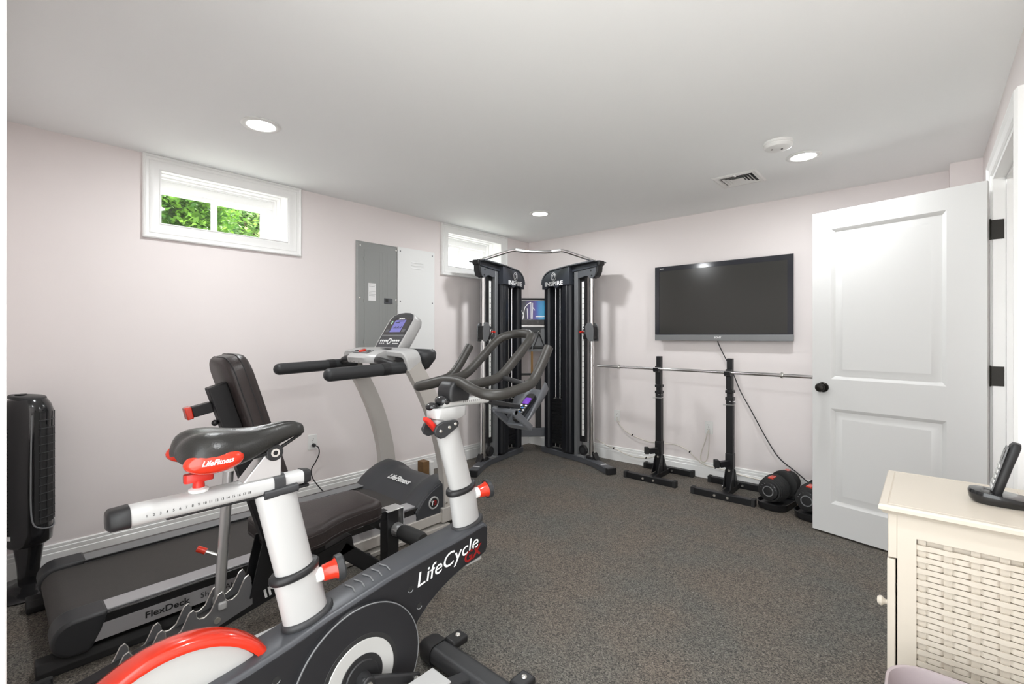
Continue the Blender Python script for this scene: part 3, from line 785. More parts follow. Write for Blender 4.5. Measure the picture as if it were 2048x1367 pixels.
d_handle(0.135, 0.052, R(78), 'black triangular pulley handle hanging edge-on on the accessory rack')
sp_ = thing('strap_bar', 'brown strap with a short black bar hanging low between the machine towers', 'strap', tuple(CPt(0.16, 0.02, 0.85)), math.atan2(cd.y, cd.x))
MB().bx((-0.012, 0, 0.0), (0.012, 0.003, 0.24)).build('strap', mat('tan_webbing', (0.20, 0.11, 0.035), 0.7), sp_, local=True)
MB().lathe([(0, -0.11), (0.014, -0.11), (0.012, -0.1), (0.012, 0.1), (0.014, 0.11), (0, 0.11)], (0, 0.002, -0.005), (1, 0, 0), n=14).build('bar', M_RUB, sp_, local=True)
# ================================================================== squat stands, barbell, dumbbells
def squat_stand(loc, label):
    t = thing('squat_stand', label, 'squat stand', loc, group='squat stands under the television')
    for y in (-0.195, 0.195):
        bm_ = MB().bx((-0.215, y - 0.025, 0.0), (0.215, y + 0.025, 0.05)).build('base_beam', M_BLACKM, t, local=True, bev=0.003)
        for sx in (-1, 1):
            MB().box((sx * 0.222, y, 0.026), (0.028, 0.056, 0.056)).build('end_cap', M_RUB, bm_, local=True, bev=0.004)
        if y < 0:
            for xx in (-0.05, 0.045):
                MB().cyl((xx, y - 0.025, 0.026), (xx, y - 0.032, 0.026), 0.010, n=12).build('bolt', M_STEEL, bm_, local=True)
        else:
            MB().cyl((0.045, y - 0.025, 0.026), (0.045, y - 0.032, 0.026), 0.010, n=12).build('bolt', M_STEEL, bm_, local=True)
    MB().bx((-0.025, -0.17, 0.0), (0.025, 0.17, 0.045)).build('cross_beam', M_BLACKM, t, local=True, bev=0.003)
    for sy in (-1, 1):
        MB().px([(sy * 0.02, 0.05), (sy * 0.10, 0.05), (sy * 0.03, 0.19), (sy * 0.02, 0.19)], -0.03, -0.026).px([(sy * 0.02, 0.05), (sy * 0.10, 0.05), (sy * 0.03, 0.19), (sy * 0.02, 0.19)], 0.026, 0.03).build('gusset', M_BLACKM, t, local=True)
        MB().cyl((-0.03, sy * 0.075, 0.065), (-0.036, sy * 0.075, 0.065), 0.008, n=10).build('bolt', M_STEEL, t, local=True)
    MB().bx((-0.026, -0.026, 0.045), (0.026, 0.026, 0.765)).build('outer_post', M_BLACKM, t, local=True, bev=0.003)
    ft = MB().bx((-0.030, -0.030, 0.20), (0.030, 0.030, 0.32)).build('lower_sleeve', M_BLACKM, t, local=True, bev=0.004)
    MB().cyl((0, -0.026, 0.185), (0, -0.033, 0.185), 0.010, n=12).build('bolt', M_STEEL, t, local=True)
    hb = MB()
    for k in range(9):
        hb.cyl((0.0255, 0, 0.34 + k * 0.045), (0.0266, 0, 0.34 + k * 0.045), 0.007, n=10)
    hb.build('post_holes', M_INK, t, local=True)
    for z in (0.745, 0.80):
        MB().bx((-0.030, -0.030, z), (0.030, 0.030, z + 0.024)).build('collar', M_BLACKM, t, local=True, bev=0.003)
    MB().bx((-0.021, -0.021, 0.70), (0.021, 0.021, 1.076)).build('inner_post', M_BLACKM, t, local=True, bev=0.002)
    MB().bx((-0.024, -0.030, 0.83), (0.020, -0.020, 0.95)).build('cradle_plate', M_BLACKM, t, local=True)
    MB().px([(-0.021, 0.935), (-0.021, 0.99), (-0.032, 0.99), (-0.036, 0.965), (-0.048, 0.953), (-0.060, 0.958), (-0.067, 0.975), (-0.077, 0.975), (-0.074, 0.945), (-0.055, 0.935)], -0.026, 0.020).build('cradle', M_BLACKM, t, local=True)
    MB().tube(fillet([(-0.045, -0.034, 0.705), (0.045, -0.034, 0.71), (0.045, -0.01, 0.735), (0.0, -0.028, 0.735)], 0.015, 4), 0.0035, 8).build('locking_pin', M_CHROME, t, local=True)
    # spotter arm with bumper
    ar = MB().bar((0.0, -0.03, 0.245), (-0.055, -0.085, 0.235), 0.04, 0.045).build('spotter_arm', M_BLACKM, t, local=True, bev=0.002)
    MB().box((-0.075, -0.095, 0.24), (0.035, 0.045, 0.06), Matrix.Rotation(R(40), 3, 'Z')).build('bumper', M_RUB, ar, local=True, bev=0.004)
    return t
s1 = squat_stand((1.718, 3.99, 0), 'black squat stand nearer the corner cable machine')
dup(s1, (2.327, 3.955, 0), None, 'black squat stand nearer the dumbbells and the door')

bb_ = thing('barbell', 'thin chrome barbell resting across the two black squat stands', 'barbell', (2.02, 3.925, 0.966))
ang = math.atan2(3.907 - 3.942, 2.327 - 1.718)
bb_.rotation_euler = (0, 0, ang); WM[bb_.name] = Matrix.Translation((2.02, 3.925, 0.966)) @ Matrix.Rotation(ang, 4, 'Z')
MB().cyl((-0.62, 0, 0), (0.62, 0, 0), 0.0125, n=18).build('shaft', M_CHROME, bb_, local=True)
for sx in (-1, 1):
    MB().cyl((sx * 0.50, 0, 0), (sx * 0.93, 0, 0), 0.0135, n=18).build('sleeve', M_CHROME, bb_, local=True)
    MB().lathe([(0, -0.006), (0.022, -0.006), (0.022, 0.006), (0, 0.006)], (sx * 0.69, 0, 0), (1, 0, 0), n=18).build('collar', M_STEEL, bb_, local=True)

def dumbbell(loc, rz, lab1, lab2):
    tr = thing('dumbbell_tray', lab2, 'tray', loc, rz, group='dumbbell trays')
    o1 = rrect(0.205, 0.42, 0.09, 8)
    MB().loft([[V(a * k, b * k, z) for a, b in o1] for k, z in ((0.9, 0.0), (0.97, 0.012), (1.0, 0.045), (1.02, 0.052), (0.98, 0.054), (0.93, 0.045), (0.9, 0.03))]).build('tray_body', M_BLACK, tr, local=True, smooth=50)
    for sy in (-1, 1):
        MB().bx((-0.07, sy * 0.135 - 0.05, 0.028), (0.07, sy * 0.135 + 0.05, 0.046)).build('rib', M_BLACK, tr, local=True, bev=0.004)
    d = thing('dumbbell', lab1, 'dumbbell', (loc[0], loc[1], loc[2] + 0.046), rz, group='adjustable dumbbells')
    zc = 0.096
    for sy in (-1, 1):
        for k in range(8):
            y = sy * (0.068 + k * 0.0165)
            rr = (0.096, 0.096, 0.094, 0.092, 0.090, 0.087, 0.083, 0.078)[k]
            prof = [(0, -0.0065), (rr - 0.006, -0.0065), (rr, -0.003), (rr, 0.003), (rr - 0.006, 0.0065), (0, 0.0065)]
            MB().lathe(prof, (0, y, zc), (0, 1, 0), n=28).build('weight_disc', M_RUB, d, local=True)
        ec = MB().lathe([(0, 0.0), (0.066, 0.0), (0.062, 0.014), (0.050, 0.018), (0, 0.018)], (0, sy * 0.19, zc), (0, sy, 0), n=28).build('selector_dial', M_BLACK, d, local=True)
        MB().lathe([(0.031, 0.017), (0.031, 0.0195), (0.037, 0.0195), (0.037, 0.017)], (0, sy * 0.19, zc), (0, sy, 0), n=28, cap=False).build('dial_ring', M_GREYL, ec, local=True)
        for q in range(-3, 4):
            if q == 0: continue
            a = R(90 + q * 24)
            MB().cyl((0.052 * math.cos(a), sy * 0.203, zc + 0.052 * math.sin(a)), (0.052 * math.cos(a), sy * 0.2065, zc + 0.052 * math.sin(a)), 0.004, n=8).build('dial_mark', M_PRINT, ec, local=True)
        MB().bx((-0.018, sy * 0.118 - 0.050, zc + 0.04), (0.018, sy * 0.118 + 0.050, zc + 0.092)).build('red_selector', M_ORED, d, local=True, bev=0.004, label='red selector block')
    MB().lathe([(0, -0.07), (0.02, -0.07), (0.016, -0.05), (0.0175, 0), (0.016, 0.05), (0.02, 0.07), (0, 0.07)], (0, 0, zc), (0, 1, 0), n=18).build('handle', M_RUB, d, local=True)
    return d
dumbbell((2.684, 3.93, 0), R(-9), 'round black adjustable dumbbell with red selectors beside the squat stand', 'black tray under the dumbbell beside the squat stand')
dumbbell((2.930, 3.88, 0), R(-9), 'round black adjustable dumbbell with red selectors half hidden by the door', 'black tray under the dumbbell half hidden by the door')
tag(MB().ell((2.808, 3.925, 0.075), (0.012, 0.02, 0.022), 10, 8).bx((2.80, 3.91, 0.0), (2.816, 3.94, 0.07)).build('tag_block', mat('tan_plastic', (0.5, 0.35, 0.2), 0.5)), 'small tan block wedged between the two dumbbells', 'block')

# ================================================================== cream wicker hamper cabinet
hx0, hx1, hy0, hy1, hz = 3.415, 3.738, 1.835, 2.275, 0.745
hm = thing('hamper_cabinet', 'cream cabinet with a woven wicker side panel beside the doorway', 'cabinet', ((hx0 + hx1) / 2, (hy0 + hy1) / 2, 0))
tp = [(0, -0.022), (0.004, -0.012), (0.008, -0.004), (0.010, 0.0)]
def plate(i, z):
    return [V(hx0 - 0.022 + i, hy0 - 0.028 + i, z), V(hx1 + 0.012 - i, hy0 - 0.028 + i, z), V(hx1 + 0.012 - i, hy1 + 0.01 - i, z), V(hx0 - 0.022 + i, hy1 + 0.01 - i, z)]
MB().loft([plate(0.012, hz - 0.028), plate(0.008, hz - 0.022), plate(0.0, hz - 0.016), plate(0.0, hz - 0.006), plate(0.003, hz), plate(0.020, hz), plate(0.0225, hz - 0.002), plate(0.025, hz)]).build('top', M_CREAM, hm, smooth=25)
# side with recess
sx0, sx1, sz0, sz1 = hx0 + 0.066, hx1 - 0.040, 0.12, 0.652
fr_ = MB()
fr_.bx((hx0 + 0.022, hy0, 0.0), (sx0, hy0 + 0.022, hz - 0.02)).bx((sx1, hy0, 0.0), (hx1, hy0 + 0.022, hz - 0.02))
fr_.bx((sx0, hy0, sz1), (sx1, hy0 + 0.022, hz - 0.02)).bx((sx0, hy0, 0.0), (sx1, hy0 + 0.022, sz0))
fr_.build('side_frame', M_CREAM, hm, smooth=20)
MB().bx((sx0, hy0 + 0.020, sz0), (sx1, hy0 + 0.024, sz1)).build('panel_back', M_CREAM, hm)
MB().bx((hx0 + 0.022, hy1 - 0.02, 0), (hx1, hy1, hz - 0.02)).build('side_panel', M_CREAM, hm)
MB().bx((hx1 - 0.015, hy0 + 0.022, 0), (hx1, hy1 - 0.02, hz - 0.02)).build('back_panel', M_CREAM, hm)
MB().bx((hx0 + 0.022, hy0 + 0.022, 0.05), (hx1 - 0.015, hy1 - 0.02, 0.07)).build('bottom_panel', M_CREAM, hm)
MB().bx((hx0, hy0, 0.58), (hx0 + 0.022, hy1, hz - 0.02)).build('front_rail', M_CREAM, hm, bev=0.002)
dr = MB().bx((hx0 - 0.002, hy0 - 0.001, 0.04), (hx0 + 0.018, hy1, 0.575)).build('front_door', M_CREAM, hm, bev=0.003)
MB().lathe([(0, 0), (0.009, 0), (0.007, 0.008), (0.009, 0.012), (0.015, 0.018), (0.015, 0.024), (0.010, 0.030), (0, 0.031)], (hx0 - 0.002, hy0 + 0.10, 0.395), (-1, 0, 0), n=18).build('knob', M_CREAM, dr)
# weave
pitch, rowh, amp = 0.0285, 0.0172, 0.0058
nst = int((sx1 - sx0) / pitch)
for k in range(nst + 1):
    xx = sx0 + 0.012 + k * 2 * pitch
    if xx > sx1 - 0.008: break
    MB().bx((xx - 0.0095, hy0 + 0.0125, sz0), (xx + 0.0095, hy0 + 0.0145, sz1)).build('weave_stake', M_CREAM, hm)
strips = []
for ph in (0, 1):
    b = MB(); n = nst * 12; rings = []
    for i in range(n + 1):
        x = sx0 + (sx1 - sx0) * i / n
        dd = ((x - sx0 - 0.012) / (2 * pitch) + 0.5) % 1.0 - 0.5
        y = hy0 + 0.0105 - (amp * (0.7 - 1.7 * math.exp(-(dd * 2 * pitch / 0.0125) ** 4)) if ph == 0 else amp * (0.45 + 0.65 * math.exp(-(dd * 2 * pitch / 0.017) ** 2)))
        rings.append([V(x, y - 0.0016, sz0 + 0.001), V(x, y - 0.0016, sz0 + rowh - 0.0016), V(x, y + 0.0014, sz0 + rowh - 0.0016), V(x, y + 0.0014, sz0 + 0.001)])
    strips.append(b.loft(rings).build('weave_strip', M_CREAM, hm, smooth=30))
for r_ in range(2, int((sz1 - sz0) / rowh)):
    c = strips[r_ % 2].copy(); COL.objects.link(c); c.location.z = (r_) * rowh
strips[1].location.z = rowh

# phone
pcx, pcy = 3.674, 2.045
pb_ = thing('phone_charger', 'black cordless phone charger on the cream cabinet', 'charger', (pcx, pcy, hz))
ob = [(x * 0.075, y * 0.05) for x, y in [(math.copysign(abs(math.cos(a)) ** 0.7, math.cos(a)), math.copysign(abs(math.sin(a)) ** 0.8, math.sin(a))) for a in [2 * math.pi * k / 28 for k in range(28)]]]
MB().loft([[V(a * k, b * k, z - 0.1 * a * (1 if z > 0.02 else 0)) for a, b in ob] for k, z in ((0.85, 0.001), (0.97, 0.012), (1.0, 0.024), (0.95, 0.032), (0.75, 0.034))]).build('cradle', M_BLACKG, pb_, local=True)
ph_ = thing('phone_handset', 'black cordless phone handset with silver keypad standing in its charger', 'phone', (pcx - 0.012, pcy, hz + 0.03))
tl = Matrix.Translation((0, 0, 0)) @ Matrix.Rotation(R(14), 4, 'Y')
MB().loft([[tl @ V(a * k + dx, b * k, z) for a, b in rrect(0.023, 0.050, 0.009, 4)] for k, z, dx in ((0.75, -0.012, 0), (0.95, 0.0, 0), (1.0, 0.04, 0), (1.0, 0.10, 0.001), (1.05, 0.135, 0.002), (0.98, 0.155, 0.003), (0.7, 0.165, 0.004))]).build('body', M_BLACK, ph_, local=True, smooth=50)
fpn = MB().bx((-0.0145, -0.021, 0.008), (-0.0105, 0.021, 0.15)).xf(tl).build('face_plate', M_GREYL, ph_, local=True, bev=0.002)
for i in range(5):
    for j in range(3):
        MB().box((-0.0155, -0.0135 + j * 0.0135, 0.02 + i * 0.0165), (0.004, 0.0105, 0.0115)).xf(tl).build('key', M_SILV, fpn, local=True, bev=0.0015)
MB().box((-0.0150, 0, 0.122), (0.002, 0.034, 0.034)).xf(tl).build('display', M_BLACKG, fpn, local=True)

# waste bin
M_BIN = mat('lilac_grey_plastic', (0.42, 0.36, 0.37), 0.4)
wb = thing('waste_bin', 'lilac grey plastic waste bin in front of the cream cabinet', 'waste bin', (3.575, 1.535, 0))
orr = lambda k: [(a * k, b * k) for a, b in rrect(0.30, 0.33, 0.09, 8)]
MB().loft([[V(a, b, z) for a, b in orr(k)] for k, z in ((0.76, 0.001), (0.80, 0.01), (0.985, 0.33), (1.02, 0.337), (1.03, 0.343), (1.02, 0.347), (0.985, 0.345), (0.965, 0.335), (0.79, 0.02))]).build('bin_body', M_BIN, wb, local=True, smooth=50)
MB().cyl((-0.1495, 0.04, 0.305), (-0.1435, 0.04, 0.306), 0.018, n=20).build('grip_dimple', M_WHITE, wb, local=True)

# ================================================================== tower fan
fn = thing('tower_fan', 'black tower fan on an oval base in the corner behind the treadmill', 'fan', (0.17, 0.135, 0), R(-28))
ov = lambda a, b, n=32: [(a * math.cos(2 * math.pi * k / n), b * math.sin(2 * math.pi * k / n)) for k in range(n)]
MB().loft([[V(x, y, z) for x, y in ov(a, b)] for a, b, z in ((0.165, 0.150, 0.0), (0.17, 0.155, 0.006), (0.165, 0.15, 0.012), (0.08, 0.075, 0.026), (0.06, 0.058, 0.034), (0.055, 0.05, 0.036))]).build('base', M_BLACKG, fn, local=True, smooth=50)
MB().loft([[V(x, y, z) for x, y in ov(a, b)] for a, b, z in ((0.034, 0.038, 0.03), (0.038, 0.044, 0.12), (0.052, 0.060, 0.25))]).build('stem', M_BLACKG, fn, local=True, smooth=50)
sec = lambda w, f, bk: [(w * math.sin(t), (f if math.cos(t) > 0 else bk) * math.cos(t)) for t in [2 * math.pi * k / 36 for k in range(36)]]
MB().loft([[V(x, y, z) for x, y in sec(w, f, bk)] for w, f, bk, z in ((0.070, 0.070, 0.074, 0.225), (0.080, 0.086, 0.086, 0.24), (0.085, 0.089, 0.09, 0.29), (0.086, 0.082, 0.09, 0.50), (0.086, 0.089, 0.09, 0.75), (0.086, 0.092, 0.09, 0.88), (0.080, 0.082, 0.086, 0.915), (0.074, 0.070, 0.080, 0.935), (0.066, 0.064, 0.074, 0.945))]).build('body', M_BLACKG, fn, local=True, smooth=50)
MB().loft([[V(x, y, z + y * -0.12) for x, y in sec(0.068 * k, 0.064 * k, 0.074 * k)] for k, z in ((1.0, 0.944), (1.0, 0.956), (0.93, 0.96))]).build('control_top', M_GREYD, fn, local=True, smooth=40)
MB().box((0.0, -0.03, 0.966), (0.05, 0.025, 0.006)).build('button_pad', M_BLACK, fn, local=True, bev=0.002)
def fsurf(t, z, o=0.0):
    f = 0.0875 + o
    return V((0.0865 + o) * math.sin(t), f * math.cos(t), z)
gr = MB().loft([[fsurf(R(a), z, 0.0025) for a in range(-52, 53, 8)] + [fsurf(R(a), z, -0.006) for a in range(52, -53, -8)] for z in (0.33, 0.45, 0.6, 0.75, 0.885)]).build('grille', M_INK, fn, local=True)
for k in range(13):
    z = 0.36 + k * 0.040
    MB().tube([fsurf(R(a), z, 0.005) for a in range(-46, 47, 8)], 0.0022, 6).build('grille_bar', M_GREYD, fn, local=True)
for a in (-38, -19, 0, 19, 38):
    MB().tube([fsurf(R(a), z, 0.005) for z in (0.335, 0.6, 0.88)], 0.0016, 6).build('grille_rib', M_GREYD, fn, local=True)
MB().tube(spline([fsurf(R(-58), 0.87, 0.003), fsurf(R(-60), 0.6, 0.004), fsurf(R(-58), 0.37, 0.004), fsurf(R(-40), 0.315, 0.005), fsurf(R(0), 0.30, 0.006), fsurf(R(40), 0.315, 0.005), fsurf(R(58), 0.37, 0.004), fsurf(R(60), 0.6, 0.004), fsurf(R(58), 0.87, 0.003)], 8), 0.0035, 8).build('grille_trim', M_GREYL, fn, local=True, label='grey trim line')
for k in range(30):
    z = 0.30 + k * 0.0175
    MB().tube([fsurf(R(a), z, 0.002) for a in (118, 130, 142, 154)], 0.0025, 6).build('vent_slat', M_GREYD, fn, local=True)
    MB().tube([fsurf(R(-a), z, 0.002) for a in (118, 130, 142, 154)], 0.0025, 6).build('vent_slat', M_GREYD, fn, local=True)
MB().loft([[fsurf(R(a), z, 0.002) for a in (108, 113, 118)] + [fsurf(R(a), z, 0.0005) for a in (118, 113, 108)] for z in (0.275, 0.295)]).build('sticker', M_PRINT, fn, local=True)

# ================================================================== outside the windows
M_BOUNCE = mat('bounce_ground', (0.50, 0.48, 0.44), 0.9, var=0.2, vscale=30, bump=0.4, bscale=60)  # unseen ground, made pale to bounce sunlight through the windows onto the ceiling
tag(MB().bx((-14, -8, 1.55), (-WT - 0.01, 12, 1.62)).build('ground', M_BOUNCE), kind='structure')
def leaf_mat(name, c1, c2):
    m = bpy.data.materials.new(name); m.use_nodes = True
    nt = m.node_tree; b = nt.nodes['Principled BSDF']
    tc = nt.nodes.new('ShaderNodeTexCoord'); n = nt.nodes.new('ShaderNodeTexNoise'); n.inputs['Scale'].default_value = 5
    mx = nt.nodes.new('ShaderNodeMix'); mx.data_type = 'RGBA'; mx.inputs[6].default_value = (*c1, 1); mx.inputs[7].default_value = (*c2, 1)
    rp = nt.nodes.new('ShaderNodeValToRGB'); rp.color_ramp.elements[0].position = 0.35; rp.color_ramp.elements[1].position = 0.65
    nt.links.new(tc.outputs['Object'], n.inputs['Vector']); nt.links.new(n.outputs['Fac'], rp.inputs[0]); nt.links.new(rp.outputs[0], mx.inputs[0])
    nt.links.new(mx.outputs[2], b.inputs['Base Color']); b.inputs['Roughness'].default_value = 0.5
    tl_ = nt.nodes.new('ShaderNodeBsdfTranslucent'); ms = nt.nodes.new('ShaderNodeMixShader'); ms.inputs[0].default_value = 0.45
    out = [q for q in nt.nodes if q.type == 'OUTPUT_MATERIAL'][0]
    nt.links.new(mx.outputs[2], tl_.inputs[0]); nt.links.new(b.outputs[0], ms.inputs[1]); nt.links.new(tl_.outputs[0], ms.inputs[2]); nt.links.new(ms.outputs[0], out.inputs[0])
    return m
M_BARK = mat('bark', (0.08, 0.055, 0.035), 0.9, bump=0.5, bscale=40)
def tree(loc, rx, ry, rz_, cz, nleaf, size, lm, label, seed):
    rnd = random.Random(seed)
    t = thing('tree', label, 'tree', loc)
    L = Vector(loc)
    tr = MB()
    tr.tube([(0, 0, 0.0), (0.03, 0.02, cz * 0.6), (0, 0.05, cz)], 0.04, 8)
    brs = []
    for k in range(7):
        a = rnd.uniform(0, 6.28); e = V(rx * 0.7 * math.cos(a), ry * 0.7 * math.sin(a), cz + rnd.uniform(-0.3, 0.6) * rz_)
        tr.tube([(0, 0.03, cz * 0.5), tuple(e * 0.55 + V(0, 0, cz * 0.25)), tuple(e)], 0.015, 6); brs.append(e)
    tr.build('trunk', M_BARK, t, local=True)
    b = MB()
    clusters = [V(rnd.gauss(0, 0.5) * rx, rnd.gauss(0, 0.5) * ry, cz + rnd.gauss(0, 0.5) * rz_) for _ in range(int(nleaf / 28))]
    for c in clusters:
        for _ in range(28):
            p = c + V(rnd.gauss(0, 0.09), rnd.gauss(0, 0.09), rnd.gauss(0, 0.08))
            p.z = max(p.z, 0.14)
            rot = Matrix.Rotation(rnd.uniform(0, 6.28), 3, 'Z') @ Matrix.Rotation(rnd.uniform(-0.9, 0.9), 3, 'X') @ Matrix.Rotation(rnd.uniform(-0.6, 0.6), 3, 'Y')
            s_ = size * rnd.uniform(0.6, 1.3)
            pts = [V(0, -0.5, 0), V(0.28, 0, 0.06), V(0, 0.5, 0), V(-0.28, 0, 0.06)]
            b.add([p + rot @ (q * s_) for q in pts], [(0, 1, 2), (0, 2, 3)])
    tag(b.build('foliage', lm, t, local=True, smooth=180), kind='stuff')
    return t
LM1 = leaf_mat('leaf_green', (0.045, 0.14, 0.02), (0.22, 0.42, 0.05))
LM2 = leaf_mat('leaf_painted_sun', (0.12, 0.28, 0.08), (0.42, 0.58, 0.20))  # sun-blown highlights put into the leaf colour as a lighter green
tree((-2.4, 1.40, 1.63), 0.50, 0.46, 0.50, 0.95, 9000, 0.070, LM1, 'leafy green tree seen through the window above the treadmill, nearer the fan', 3)
tree((-4.3, 2.75, 1.63), 0.60, 0.62, 0.62, 1.45, 8500, 0.085, LM2, 'leafy tree with sunlit paleness painted into its leaves, seen through the window above the treadmill', 5)

# small bracket lying at the baseboard beyond the treadmill
fb = thing('wooden_block', 'small brown wooden block with a white strap on the floor beyond the treadmill hood', 'block', (0.16, 2.60, 0))
MB().bx((0.12, 2.54, 0.0), (0.20, 2.61, 0.15)).build('block', mat('brown_wood', (0.20, 0.11, 0.045), 0.6, var=0.3, vscale=25), fb, bev=0.004)
MB().bx((0.118, 2.615, 0.0), (0.202, 2.665, 0.14)).build('strap', M_WHITE, fb, bev=0.012)
# ================================================================== treadmill
tm = thing('treadmill', 'silver and charcoal treadmill standing along the window wall', 'treadmill', (0.755, 1.15, 0))
TX0, TX1 = 0.39, 1.12; TC = (TX0 + TX1) / 2
M_BELT = mat('treadmill_belt', (0.048, 0.044, 0.041), 0.62, bump=0.5, bscale=420, var=0.12, vscale=30)
M_RAIL = mat('lilac_grey_rail', (0.40, 0.395, 0.405), 0.4, 0.2)
M_HOOD = mat('hood_plastic', (0.043, 0.045, 0.050), 0.42, bump=0.15, bscale=500)
# belt: flat loop round two rollers
bl = [(0.25, 0.172)] + [(0.215 + 0.0 - 0.055 * math.sin(R(a)), 0.117 + 0.055 * math.cos(R(a))) for a in range(0, 181, 15)] + [(1.80, 0.062), (1.80, 0.172)]
MB().px(bl, 0.505, 1.005).build('belt', M_BELT, tm, smooth=50)
MB().bx((0.50, 0.25, 0.075), (1.01, 2.10, 0.150)).build('deck', M_BLACK, tm)
for sx in (-1, 1):
    xo = TX0 if sx < 0 else TX1
    xi = 0.500 if sx < 0 else 1.010
    a, c = min(xo, xi), max(xo, xi)
    # foot rail: top plate, black groove, silver side skirt
    top = MB().bx((a + (0.02 if sx < 0 else 0), 0.30, 0.165), (c - (0 if sx < 0 else 0.02), 1.80, 0.187)).build('foot_rail', M_RAIL if sx > 0 else M_GREYL, tm, bev=0.004)
    MB().bx((xi - 0.006 * (1 if sx > 0 else 0) - (0.0 if sx > 0 else 0.0), 0.30, 0.176), (xi + 0.006, 1.80, 0.186)).build('rail_lip', M_BLACK, tm, bev=0.001)
    MB().bx((xo - 0.022, 0.29, 0.10), (xo + (0.0 if sx > 0 else 0.022), 1.95, 0.1795)).build('rail_groove', M_BLACKG, tm, bev=0.003)
    sk = MB().px([(0.262, 0.085), (1.90, 0.085), (1.90, 0.145), (0.292, 0.145)], xo - (0.004 if sx < 0 else -0.0005) , xo + (0.0 if sx < 0 else 0.004)).build('side_skirt', M_RAIL, tm)
    if sx > 0:
        text('FlexDeck', 0.036, (xo + 0.0046, 0.425, 0.116), (0, 1, 0), (0, 0, 1), M_INK, sk, off=0.0007, sx=1.12)
        text('Shock Absorption System', 0.032, (xo + 0.0046, 0.62, 0.116), (0, 1, 0), (0, 0, 1), M_INK, sk, sx=1.1)
    # rear end cap
    cp = [(0.315, 0.192)] + [(0.215 - 0.065 * math.sin(R(q)), 0.125 + 0.067 * math.cos(R(q))) for q in range(0, 181, 15)] + [(0.262, 0.058), (0.295, 0.125)]
    MB().px(cp, xo - (0.008 if sx < 0 else 0.115), xo + (0.115 if sx < 0 else 0.008)).build('rear_cap', M_GREYD, tm, bev=0.012, seg=3)
    # base runner and rubber runner on the floor
    MB().sweep([(xo - 0.055 * sx, 0.115, 0.03), (xo - 0.055 * sx, 0.98, 0.03)], [(-0.04, -0.028), (0.04, -0.028), (0.045, 0.0), (0.03, 0.028), (-0.03, 0.028), (-0.045, 0.0)]).build('floor_runner', M_RUB, tm, bev=0.003)
    MB().bx((xo - 0.03 - 0.01 * sx, 1.02, 0.045), (xo + 0.03 - 0.01 * sx, 2.22, 0.105)).build('base_frame', M_CHAMP, tm, bev=0.004)
    MB().bx((xo - 0.045, 1.10, 0.004), (xo + 0.045, 2.02, 0.03)).build('floor_rail', M_CHAMP, tm, bev=0.004)
    MB().cyl((xo - 0.09 * sx, 0.62, 0.03), (xo - 0.03 * sx, 0.62, 0.03), 0.03, n=20).build('lift_roller', M_GREYM, tm)
    MB().cyl((xo - 0.03, 2.19, 0.035), (xo + 0.03, 2.19, 0.035), 0.033, n=20).build('wheel', M_BLACK, tm)
    # upright
    xu = xo + 0.0 * sx
    pth = spline([(xu, 2.045, 0.05), (xu, 2.05, 0.20), (xu, 2.028, 0.42), (xu, 1.955, 0.68), (xu, 1.855, 0.90), (xu, 1.752, 1.07)], 6)
    up = MB().sweep(pth, [(-0.028, -0.066), (0.028, -0.066), (0.032, -0.055), (0.032, 0.055), (0.028, 0.066), (-0.028, 0.066), (-0.032, 0.055), (-0.032, -0.055)], up=(0, 1, 0), scale=[1.0 - 0.20 * k / (len(pth) - 1) for k in range(len(pth))]).build('upright', M_CHAMP, tm, smooth=30)
    ft = MB().bx((xo - 0.036, 1.965, 0.04), (xo + 0.036, 2.125, 0.135)).build('upright_foot', M_CHAMP, tm, bev=0.004)
    if sx > 0:
        for yy, zz in ((2.03, 0.24), (1.995, 0.165), (2.085, 0.165)):
            MB().lathe([(0, 0), (0.011, 0), (0.009, 0.006), (0, 0.007)], (xo + 0.032, yy, zz), (1, 0, 0), n=14).build('bolt', M_STEEL, up)
# motor hood
hp = [(1.765, 0.165), (1.775, 0.178), (1.82, 0.225), (1.88, 0.268), (1.94, 0.298), (2.00, 0.315), (2.04, 0.318), (2.10, 0.295), (2.17, 0.24), (2.21, 0.18), (2.215, 0.10)]
def hood_ring(x, k, drop):
    return [V(x, y, max(0.1, z - drop) if 0 < i < len(hp) - 1 else z) for i, (y, z) in enumerate(hp)] + [V(x, 1.785, 0.10)]
hd = MB().loft([hood_ring(x, 0, d) for x, d in ((TX0 - 0.006, 0.030), (TX0 + 0.006, 0.008), (TX0 + 0.03, 0.0), (0.515, 0.0), (0.545, 0.018), (0.60, 0.030), (0.91, 0.030), (0.965, 0.018), (0.995, 0.0), (1.08, 0.0), (TX1 - 0.006, 0.008), (TX1 + 0.006, 0.030))]).build('motor_hood', M_HOOD, tm, smooth=32)
hn = Vector((0, -0.38, 0.92)).normalized()
text('LifeFitness', 0.058, (0.755, 1.905, 0.2605), (1, 0, 0), (0, 0.885, 0.465), M_PRINT, hd, align='CENTER', shear=0.35, off=0.0012, sx=1.0, label='white script lettering')
